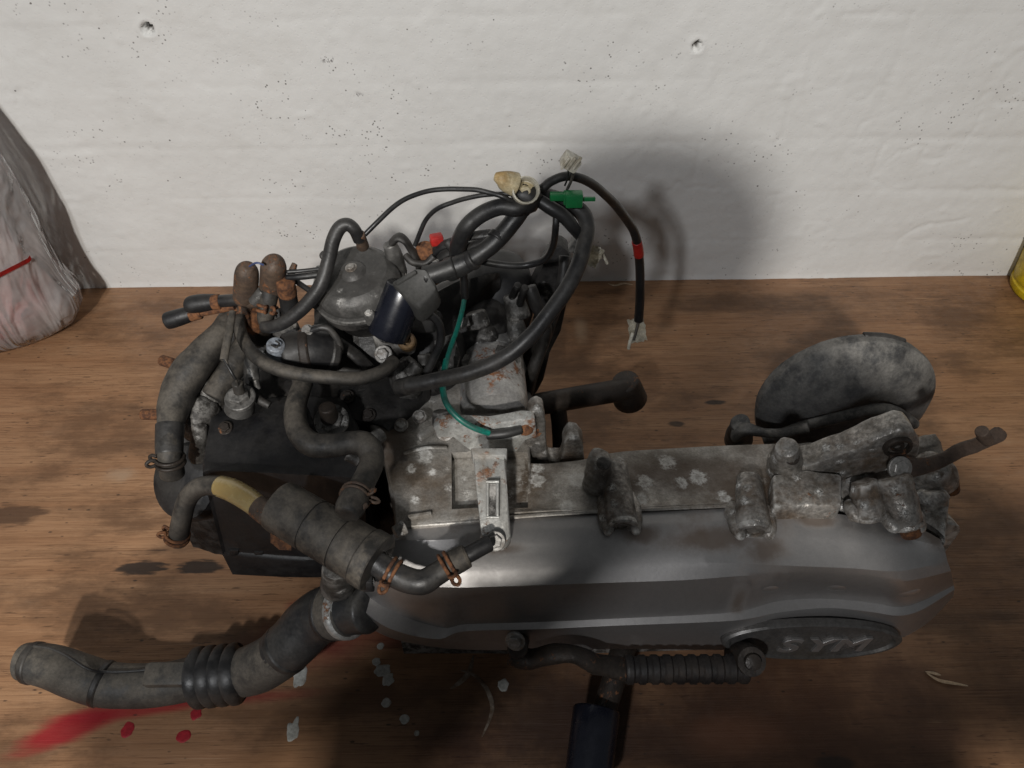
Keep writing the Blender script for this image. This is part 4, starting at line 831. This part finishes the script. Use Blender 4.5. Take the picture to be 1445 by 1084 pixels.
tube('tee_joint', [(365, 421, .305), (345, 424, .304)], 13, M['brown'], t1, seg=18)
t2 = tube('capped_pipe', [(330, 432, .296), (300, 438, .293), (278, 442, .290)], 6, M['rust'], E, seg=16); tube('pipe_cap', [(272, 442, .29, 11), (256, 447, .288, 12), (243, 451, .286, 12.5), (236, 453, .285, 12)], 12, M['plastic'], t2, seg=20); tube('rusty_collar', [(282, 440, .2908), (268, 444, .2895)], 10.5, M['rust'], t2, seg=18)
tube('tee_joint', [(348, 412, .31), (345, 440, .295)], 10, M['brown'], E, seg=16)
blob('rusty_bracket', W(360, 450, .285), (.010, .012, .012), M['rust'], E, lump=.002, lscale=120); blob('rusty_bracket', W(360, 468, .272), (.012, .014, .014), M['darkrust'], E, lump=.003, lscale=90); peg('small_tee', (358, 427, .308), (372, 410, .318), 9, 8, M['carb'], E)
prism('valve_bracket', [(345, 440, .28), (395, 430, .285), (420, 450, .275), (415, 500, .25), (370, 500, .25), (345, 480, .26)], (0, .01, -.03), M['darkcast'], E, .004, lump=.001, sub=1)
tube('thin_blue_wire', [(352, 376, .345), (362, 371, .352), (372, 374, .35)], 1.6, grimy('blue_wire', (.05, .07, .16), (.05, .07, .16), (.4, .5), 0, dirt_amt=.1), E, seg=8)
# lower curved hose
tube('curved_hose', [(341, 440, .292, 9), (339, 462, .29, 9), (345, 482, .287, 9), (360, 502, .284, 10), (383, 517, .282, 10), (417, 527, .28, 10), (469, 533, .278, 10), (509, 534, .277, 10), (540, 524, .277, 10), (556, 510, .275, 10)], 10, M['hose'], E, seg=18, sub=8, wob=.04)
wire_clip(W(340, 446, .2915), W(339, 462, .29) - W(341, 440, .292), rp(W(340, 446, .29), 10), M['rust'], E, ear=(-1, -.3, 0), thick=.001)
# S hose up and over to the carburettor
tube('vacuum_hose', [(373, 461, .298, 9), (385, 461, .301, 9), (404, 453, .307, 9.5), (430, 432, .318, 10), (452, 403, .332, 10), (463, 370, .346, 10), (470, 340, .36, 10), (479, 322, .368, 10), (490, 317, .37, 9.5), (500, 324, .366, 9), (507, 338, .356, 9)], 9, M['rubber'], E, seg=20, sub=8)
# thin pipes between valves and carburettor
for pts, r in (([(405, 384, .338), (430, 382, .338), (462, 378, .34)], 3), ([(405, 392, .332), (430, 390, .334), (462, 386, .335)], 5), ([(412, 392, .33), (425, 402, .322), (440, 412, .315)], 4)): tube('thin_pipe', [*pts], r, M['cable'], E, seg=10)
# ---- carburettor
cb0 = W(512, 419, .298); cr = rp(cb0, 63)
ax = V((-.10, -.18, 1)).normalized()
carb = lathe('carburettor_cap', cb0, ax, [(.006, cr * .9), (.007, cr), (.011, cr * 1.02), (.012, cr), (.0125, cr * .94), (.014, cr * .94), (.016, cr * .96), (.022, cr * .93), (.026, cr * .86), (.029, cr * .74), (.0295, cr * .30), (.032, cr * .24), (.0335, cr * .12), (.0335, 0)], M['carb'], E, 56, 30, lump=.0005)
lathe('carburettor_flange', cb0, ax, [(-.02, cr * .70), (-.004, cr * .84), (.0, cr * .96), (.006, cr * .98), (.0075, cr * .95), (.009, cr * .8)], M['black'], carb, 48, lump=.0012)
kb = cb0 + ax * .0335; bolt('centre_screw', kb + V((0, 0, 0)), ax, 6, 4, M['ox'], carb)
bm = bmesh.new()
u = V((1, .1, .1)); lab = cb0 + ax * .0300 + V((-.022, -.004, 0))
lm, nt, bs = newmat('printed_label'); B = NB(nt); wv = B.n('ShaderNodeTexWave'); wv.inputs['Scale'].default_value = 420; wv.inputs['Distortion'].default_value = 6; wv.inputs['Detail'].default_value = 3; B.l(B.mapping(rot=(0, 0, .25)), wv.inputs[0])
B.l(B.mix(B.ramp(wv.outputs['Fac'], .45, .6), (.09, .085, .08), (.33, .32, .29)), bs.inputs['Base Color']); bs.inputs['Roughness'].default_value = .6
prism_bm(bm, [lab + V((-.006, .009, .001)), lab + V((.004, .011, .002)), lab + V((.004, -.007, -.001)), lab + V((-.006, -.009, -.002))], ax * .0006, 0); frombm('paper_label', bm, lm, carb)
for a in (20, 130, 200, 290):
    d = V((math.cos(math.radians(a)), math.sin(math.radians(a)), 0)); peg('cap_ear', cb0 + d * cr * .98 + ax * .002, cb0 + d * cr * .98 + ax * .0135, 9, 8, M['carb'], carb); bolt('cap_screw', cb0 + d * cr * 1.0 + ax * .0135, ax, 4, 3, M['ox'], carb)
slab('carburettor_body', [Zr([(452, 432), (520, 425), (590, 430), (612, 440)], .27), Zr([(450, 470), (520, 465), (590, 470), (610, 470)], .262), Zr([(450, 520), (520, 520), (585, 515)], .24)], .16, M['black'], E, n=16, k=6, round_=.006, lump=.0025, lscale=55)
peg('vacuum_nozzle', (508, 330, .362), (512, 348, .345), 7, 9, M['brown'], carb); peg('cap_nub', (459, 360, .345), (455, 362, .343), 7, 6, M['carb'], carb)
# lever arms beside the cap
tube('throttle_lever', [(553, 342, .345, 9), (562, 335, .35, 9), (572, 340, .348, 7), (580, 352, .34, 7), (588, 365, .332, 7), (592, 380, .322, 7)], 7, M['black'], E, seg=12, flat=.6)
tube('throttle_arm', [(550, 345, .34, 10), (556, 360, .33, 12), (562, 385, .31, 13)], 12, M['carb'], E, seg=14); tube('throttle_rod', [(572, 360, .336), (582, 370, .332), (600, 372, .33), (612, 362, .335)], 5, M['black'], E, seg=10)
peg('rusty_spring_drum', (600, 350, .338), (604, 372, .318), 14, 15, M['rust'], E, lump=.0006); bolt('drum_screw', (614, 372, .33), (.3, -.6, .6), 5, 4, M['bright'], E); box('red_clip', W(616, 338, .345), (.005, .004, .004), M['red'], E, .0015, Matrix.Rotation(.3, 3, 'Z'))
# flat slotted black strap
s1 = [(600, 372, .322), (616, 352, .338), (636, 342, .346), (662, 334, .352), (688, 330, .355)]
tube('slotted_strap', s1, 7, M['plastic'], E, seg=14, flat=.55, up=V((0, -.4, 1))); tube('slotted_strap', [(604, 380, .318), (622, 362, .333), (642, 353, .34), (668, 346, .346), (690, 338, .352)], 7, M['plastic'], E, seg=14, flat=.55, up=V((0, -.4, 1)))
tube('strap_end', [(683, 331, .3545), (692, 330, .355), (694, 337, .3525), (684, 342, .351)], 7, M['plastic'], E, seg=12, flat=.55, up=V((0, -.4, 1)))
tube('strap_bridge', [(632, 342, .345), (640, 350, .342)], 8, M['plastic'], E, seg=10)
peg('small_spigot', (646, 355, .332), (646, 378, .312), 10, 11, M['carb'], E); tube('small_loop', [(655, 350, .335), (668, 345, .338), (674, 355, .33), (676, 366, .322)], 3.5, M['cable'], E, seg=8)
# ---- auto choke: glossy cylinder with grey plug
c0, c1 = W(547, 474, .290), W(572, 404, .325)
ch = peg('auto_choke', c0, c1, 29, 27, M['choke'], E, seg=40, bev=.08)
axc = (c1 - c0).normalized(); g0 = W(566, 408, .325); g1 = W(602, 388, .338)
sx = V((1, 0, 0)); 
cappts = [(551, 398, .338), (586, 378, .350), (602, 380, .350), (617, 403, .338), (613, 412, .334), (590, 435, .322), (582, 432, .322)]
prism('choke_plug', cappts, (.002, .006, -.020), M['capgrey'], ch, .0022)
prism('plug_ridge', [(556, 397, .3392), (584, 381, .3505), (588, 384, .3495), (560, 401, .3385)], (0, 0, -.002), M['capgrey'], ch, .0005)
fz = prism('choke_flange', [(524, 470, .282), (540, 482, .278), (560, 482, .278), (572, 470, .282), (584, 474, .281), (585, 487, .276), (572, 494, .272), (556, 494, .272), (548, 505, .266), (534, 503, .266), (530, 490, .272)], (0, .004, -.012), M['darkcast'], ch, .002, lump=.0006)
lathe('brass_eye', W(574, 482, .283), V((0, -.6, .8)), [(-.006, .0072), (.002, .0072), (.003, .0062), (.003, .0038), (-.002, .0036)], grimy('brown_brass', (.30, .18, .07), (.22, .13, .05), (.4, .6), .5, dirt=(.08, .05, .03), dirt_amt=.4, bump=.4), ch, 24)
bolt('choke_bolt', (541, 500, .272), (-.1, -.7, .7), 9, 7, M['bright'], ch); peg('idle_screw', (462, 485, .262), (465, 494, .255), 9, 11, M['ox'], E); bolt('idle_nut', (466, 492, .26), (.1, -.7, .7), 8, 5, M['bright'], E)
tube('intake_rib', [(440, 465, .27), (470, 480, .265), (500, 500, .255), (520, 520, .25)], 10, M['black'], E, seg=14, flat=.6); tube('intake_tube', [(405, 500, .27, 30), (440, 495, .27, 30), (470, 500, .262, 28)], 30, M['plastic'], E, seg=26)
prism('throttle_plate', [(596, 430, .31), (608, 425, .312), (613, 445, .30), (610, 468, .288), (600, 470, .286), (592, 450, .298)], (.003, .004, -.004), M['capgrey'], E, .0015)
slab('inlet_manifold', [Zr([(575, 440), (640, 400), (700, 385)], .27), Zr([(580, 500), (620, 470), (660, 440)], .24), Zr([(570, 550), (612, 540), (640, 520)], .225)], .15, M['black'], E, n=14, k=6, round_=.006, lump=.002, lscale=50)
blob('fuel_pump', W(575, 535, .24), (.014, .016, .02), M['darkcast'], E, lump=.002, lscale=90)
tube('plug_neck', [(600, 390, .34, 15), (618, 385, .342, 14), (640, 377, .345, 14)], 14, M['cable'], E, seg=18)
# ---- wiring harness
hs = tube('harness_sleeve', [(636, 380, .342, 15), (655, 372, .346, 15), (678, 358, .354, 13), (700, 340, .362, 13), (722, 315, .372, 13), (740, 290, .384, 12), (746, 272, .392, 11)], 13, M['cable'], E, seg=20, sub=8, wob=.04)
tube('harness_band', [(632, 381, .341, 17), (642, 378, .343, 17)], 17, M['plastic'], hs, seg=20)
tube('harness_arch', [(748, 284, .388, 12), (730, 294, .386, 12), (708, 292, .386, 12), (688, 298, .382, 12), (670, 309, .376, 12), (656, 324, .368, 12), (647, 345, .352, 12), (645, 362, .34, 11)], 12, M['cable'], E, seg=18, sub=8)
tube('spark_cable', [(575, 544, .272), (600, 540, .277), (622, 535, .281), (648, 530, .286), (672, 523, .291), (700, 511, .298), (726, 495, .306), (752, 471, .316), (773, 445, .326), (790, 422, .334), (803, 402, .341), (815, 377, .349), (823, 351, .357), (828, 325, .365), (825, 306, .371), (812, 293, .375), (788, 282, .38), (765, 275, .386), (748, 268, .392)], 11.5, M['rubber'], E, seg=20, sub=6, wob=.03)
peg('spark_cap', (562, 548, .262), (582, 543, .270), 13, 13, M['rubber'], E)
tube('harness_branch', [(748, 270, .392), (762, 268, .394), (778, 256, .398), (797, 249, .400), (817, 251, .396), (836, 260, .384), (852, 273, .368), (870, 291, .345), (888, 315, .314), (896, 330, .298), (900, 348, .280), (903, 380, .248), (903, 423, .207), (901, 452, .18)], 6.5, M['cable'], E, seg=16, sub=7)
tube('red_tape', [(898.5, 341, .287), (900.5, 350, .278), (901.5, 360, .268)], 7.2, M['red'], E, seg=16)
tube('harness_branch', [(756, 280, .388, 9), (775, 292, .384, 10), (795, 305, .378, 10), (808, 320, .37, 9), (818, 335, .36, 6)], 9, M['cable'], E, seg=16)
tube('harness_wire', [(785, 300, .38), (784, 322, .37), (780, 348, .345), (768, 366, .326), (745, 374, .318), (720, 375, .318), (690, 371, .32), (670, 366, .32)], 5, M['cable'], E, seg=12)
tube('harness_wire', [(515, 331, .36), (533, 313, .368), (553, 294, .378), (570, 282, .385), (589, 274, .39), (608, 269, .394), (629, 267, .396), (650, 267, .397), (672, 268, .398), (690, 272, .397), (708, 277, .396), (722, 284, .392), (735, 288, .388)], 3.6, M['cable'], E, seg=12)
tube('harness_wire', [(586, 346, .345), (592, 330, .355), (600, 312, .366), (610, 300, .374), (622, 292, .38), (638, 286, .384), (654, 281, .388), (678, 276, .392), (701, 274, .394), (720, 274, .395), (735, 278, .392)], 3.4, M['cable'], E, seg=12)
blob('harness_knot', W(742, 278, .39), (.011, .012, .012), M['cable'], E, lump=.002, lscale=100)
# beige connector caps
k0 = W(741, 270, .398); axk = V((.1, -.75, .62)).normalized(); kr = rp(k0, 20)
cc = lathe('nylon_connector', k0, axk, [(-.012, kr * .8), (-.004, kr * .92), (.004, kr), (.006, kr * .97), (.0065, kr * .88), (.005, kr * .80), (-.002, kr * .76)], M['white'], E, 34)
lathe('connector_core', k0 - axk * .006, axk, [(0, kr * .74), (.005, kr * .72), (.006, kr * .5), (.0085, kr * .3)], M['beige'], cc, 24, lump=.0012, lscale=140)
tube('connector_nub', [(726, 260, .402, 17), (715, 256, .405, 15), (707, 252, .408, 11), (699, 249, .409, 6)], 10, M['beige'], E, seg=18)
tube('white_lead', [(800, 268, .395), (806, 255, .402), (808, 244, .408), (803, 234, .414)], 2.2, M['hose'], E, seg=8); tube('white_lead', [(797, 262, .397), (802, 248, .405), (801, 236, .413)], 1.4, M['cable'], E, seg=8)
wc = W(805, 228, .416); wcR = Matrix.Rotation(.5, 3, 'Z') @ Matrix.Rotation(-.5, 3, 'X')
wcn = box('white_connector', wc, (.0062, .0052, .005), M['white'], E, .0016, Matrix.Rotation(.55, 3, 'Y')); 
for k in range(3): box('connector_rib', wc + V((-.004 + k * .004, -.006, .002)), (.0008, .0012, .005), M['white'], wcn, .0003, Matrix.Rotation(.55, 3, 'Y'))
gc = box('green_connector', W(810, 281, .392), (.0060, .004, .0052), M['green'], E, .001); box('connector_neck', W(792, 277, .393), (.008, .0028, .0026), M['green'], gc, .001); box('connector_tip', W(828, 281, .391), (.006, .0012, .0014), M['green'], gc, .0004); box('connector_step', W(801, 279, .392), (.003, .0035, .0042), M['green'], gc, .0008)
# loose terminal with a scrap of tape
def scrap(name, cpx, z, wpx, hpx, rotz, m):
    c = W(cpx[0], cpx[1], z); bm = bmesh.new(); n = 9; G = []
    rx = rp(c, wpx); ry = rp(c, hpx); R = CR @ Matrix.Rotation(rotz, 3, 'Z')
    for i in range(n):
        for j in range(n):
            a = (i / (n - 1) - .5) * 2; b = (j / (n - 1) - .5) * 2
            wv_ = .35 * mnoise.noise(V((a * 1.6, b * 1.6, z * 40)))
            e = 1 + .25 * mnoise.noise(V((a * 3, b * 3, 5)))
            G.append(bm.verts.new(c + R @ V((a * rx * e, b * ry * e, wv_ * rx + .25 * rx * math.sin(b * 2.5)))))
    for i in range(n - 1):
        for j in range(n - 1): bm.faces.new((G[i * n + j], G[i * n + j + 1], G[(i + 1) * n + j + 1], G[(i + 1) * n + j]))
    bmesh.ops.solidify(bm, geom=bm.faces[:], thickness=.0008)
    return frombm(name, bm, m, E, 60)
scrap('taped_terminal', (899, 466), .168, 12, 17, .2, M['white']); tube('terminal_pin', [(893, 470, .168), (889, 482, .160), (887, 492, .15)], 2.5, M['white'], E, seg=8); tube('terminal_pin', [(902, 448, .182), (899, 462, .172), (894, 480, .16)], 2.2, M['hose'], E, seg=8)
scrap('taped_terminal', (834, 360), .335, 14, 14, -.5, M['white']); box('terminal_block', W(818, 342, .352), (.006, .005, .008), M['carb'], E, .001, Matrix.Rotation(.4, 3, 'Y')); tube('terminal_pin', [(846, 350, .34), (852, 362, .33), (857, 372, .322)], 2, M['white'], E, seg=8)
# teal earth wire down to the starter flange
tube('earth_wire', [(656, 418, .29), (652, 440, .282), (645, 465, .274), (636, 490, .268), (630, 510, .264)], 3.6, M['teal'], E, seg=12); tube('wire_heat_sleeve', [(654, 385, .315), (655, 402, .302), (656, 420, .289)], 5.5, M['cable'], E, seg=12)
tube('earth_wire', [(630, 508, .264), (626, 530, .261), (625, 548, .259), (629, 567, .256), (640, 583, .252), (655, 596, .247), (672, 605, .242), (690, 611, .236)], 4.6, M['teal'], E, seg=14, sub=8)
# ---- small fittings in the dark middle of the engine
tube('intake_clamp', [(428, 497, .270, 32.5), (436, 496, .270, 32.5)], 32, M['darkrust'], E, seg=30); bolt('clamp_screw', (434, 466, .288), (0, -.5, 1), 6, 5, M['bright'], E)
tube('intake_clamp', [(462, 499, .264, 31), (469, 500, .262, 31)], 31, M['black'], E, seg=30)
for a, b, r in (((700, 338, .363), (704, 333, .3645), 14.2), ((664, 368, .349), (669, 365, .351), 15.2), ((735, 297, .381), (738, 292, .383), 13.5)): tube('cable_tie', [a, b], r, M['plastic'], E, seg=18)
for px, py, z in ((300, 524, .236), (290, 566, .232), (318, 604, .236), (432, 610, .24), (490, 560, .232), (520, 586, .228), (592, 588, .222), (566, 600, .222)): bolt('case_bolt', (px, py, z), (0, -.4, 1), 7, 5, M['darkrust'] if px < 540 else M['ox'], E)
for k in range(5): prism('cylinder_fin', [(505 + k * 3, 548 + k * 11, .232 - k * .002), (560 + k * 2, 540 + k * 11, .232 - k * .002), (560 + k * 2, 543 + k * 11, .232 - k * .002), (505 + k * 3, 551 + k * 11, .232 - k * .002)], (0, 0, -.02), M['black'], E, .0006)
tube('fuel_line', [(430, 470, .285), (455, 462, .29), (470, 470, .285), (480, 492, .272), (470, 515, .262)], 5, M['rubber'], E, seg=12)
tube('fuel_line', [(600, 440, .305), (618, 455, .295), (622, 480, .28), (612, 505, .265), (600, 530, .25)], 6, M['rubber'], E, seg=12)
tube('fuel_line', [(352, 500, .27), (350, 530, .262), (362, 560, .255), (380, 572, .25)], 6, M['black'], E, seg=12)
peg('drain_plug', (598, 500, .262), (600, 515, .255), 9, 10, M['darkcast'], E); peg('pump_nose', (590, 515, .262), (578, 530, .255), 8, 12, M['darkcast'], E, lump=.0008)
prism('wire_clip_plate', [(640, 452, .268), (660, 446, .27), (664, 458, .265), (644, 466, .262)], (0, .001, -.002), M['darkcast'], E, .0006)
prism('heat_shield', [(612, 480, .262), (640, 470, .262), (650, 500, .25), (640, 535, .235), (620, 535, .235)], (0, .003, -.004), M['darkcast'], E, .0015, lump=.0008, sub=1)
peg('relay_body', (670, 440, .262), (676, 462, .25), 15, 17, M['darkcast'], E, lump=.0008); peg('drain_nipple', (705, 500, .238), (708, 488, .243), 8, 6, M['darkcast'], E)
prism('casting_ridge', [(588, 612, .2205), (606, 600, .2195), (634, 594, .2135), (640, 600, .212), (612, 606, .2175), (594, 618, .2195)], (0, 0, -.006), M['case'], fr, .0012)
tube('casting_edge', [(570, 640, .218), (600, 632, .2165), (630, 632, .211)], 3, M['case'], fr, seg=8, flat=.6)
prism('case_seam_lip', [(575, 726, .2115), (608, 721, .2115), (609, 725, .2115), (576, 731, .2115)], (0, 0, -.004), M['case'], fr, .0006)
# ---- intake hose lying at the front left
ih = tube('intake_hose', [(33, 934, .052, 25), (45, 935, .052, 27), (78, 942, .050, 30), (112, 955, .044, 31), (150, 966, .036, 31), (200, 968, .032, 30), (240, 964, .031, 30), (275, 957, .033, 31), (325, 952, .042, 33), (362, 943, .056, 35), (392, 926, .072, 35), (404, 915, .080, 35)], 30, M['duct'], E, seg=32, sub=7, bore=.85, wob=.03)
el = tube('intake_elbow', [(396, 922, .0745, 35.5), (415, 905, .086, 37), (436, 882, .098, 38.5), (455, 868, .108, 38.5), (475, 862, .118, 37), (500, 860, .128, 35), (520, 860, .135, 34)], 36, grimy('oily_black_elbow', (.020, .021, .023), (.032, .032, .033), (.3, .45), 0, dirt=(.07, .065, .055), dirt_amt=.4, dirt_scale=16, bump=.3, dust=(.15, .14, .12), dust_amt=.22, wear=.25, wearcol=(.2, .19, .17)), ih, seg=32, sub=8, wob=.03)
for i in range(4):
    q = 283 + i * 16.5; zz = .034 + i * .0035; tube('bellows_ring', [(q - 7, 957 - i * 1.8, zz, 37), (q - 4, 956.5 - i * 1.8, zz, 42), (q + 3, 955.5 - i * 1.8, zz + .001, 42), (q + 6, 955 - i * 1.8, zz + .001, 37)], 40, M['rubber'], ih, seg=36, sub=3)
for a, b, c in (((44, 935, .052, 29), (50, 936, .052, 29.5), 1), ((142, 964, .0375, 32.5), (147, 965.5, .0368, 32.5), 1), ((402, 917, .0785, 37.5), (406, 914, .081, 37.5), 1)): tube('hose_ring', [a, b], 30, M['rubber'], ih, seg=32)
tube('moulding_seam', [(48, 912, .074), (70, 915, .075), (95, 926, .072), (124, 944, .063), (150, 948, .055), (200, 946, .050), (262, 937, .050)], 2.2, M['rubber'], ih, seg=8)
hc = tube('hose_clamp', [(470, 862, .1155, 40), (477, 861, .119, 41), (484, 861, .122, 41), (491, 860, .125, 40)], 40, M['duct'], ih, seg=36); tube('clamp_band', [(489, 860, .124, 42), (493, 860, .126, 42)], 42, M['zinc'], ih, seg=36)
tube('clamp_band', [(469, 862, .1152, 41.5), (472, 862, .1166, 41.5)], 41, M['rubber'], ih, seg=36); box('moulded_pad', W(238, 952, .052), (.020, .010, .006), M['duct'], ih, .004, Matrix.Rotation(.25, 3, 'X'))
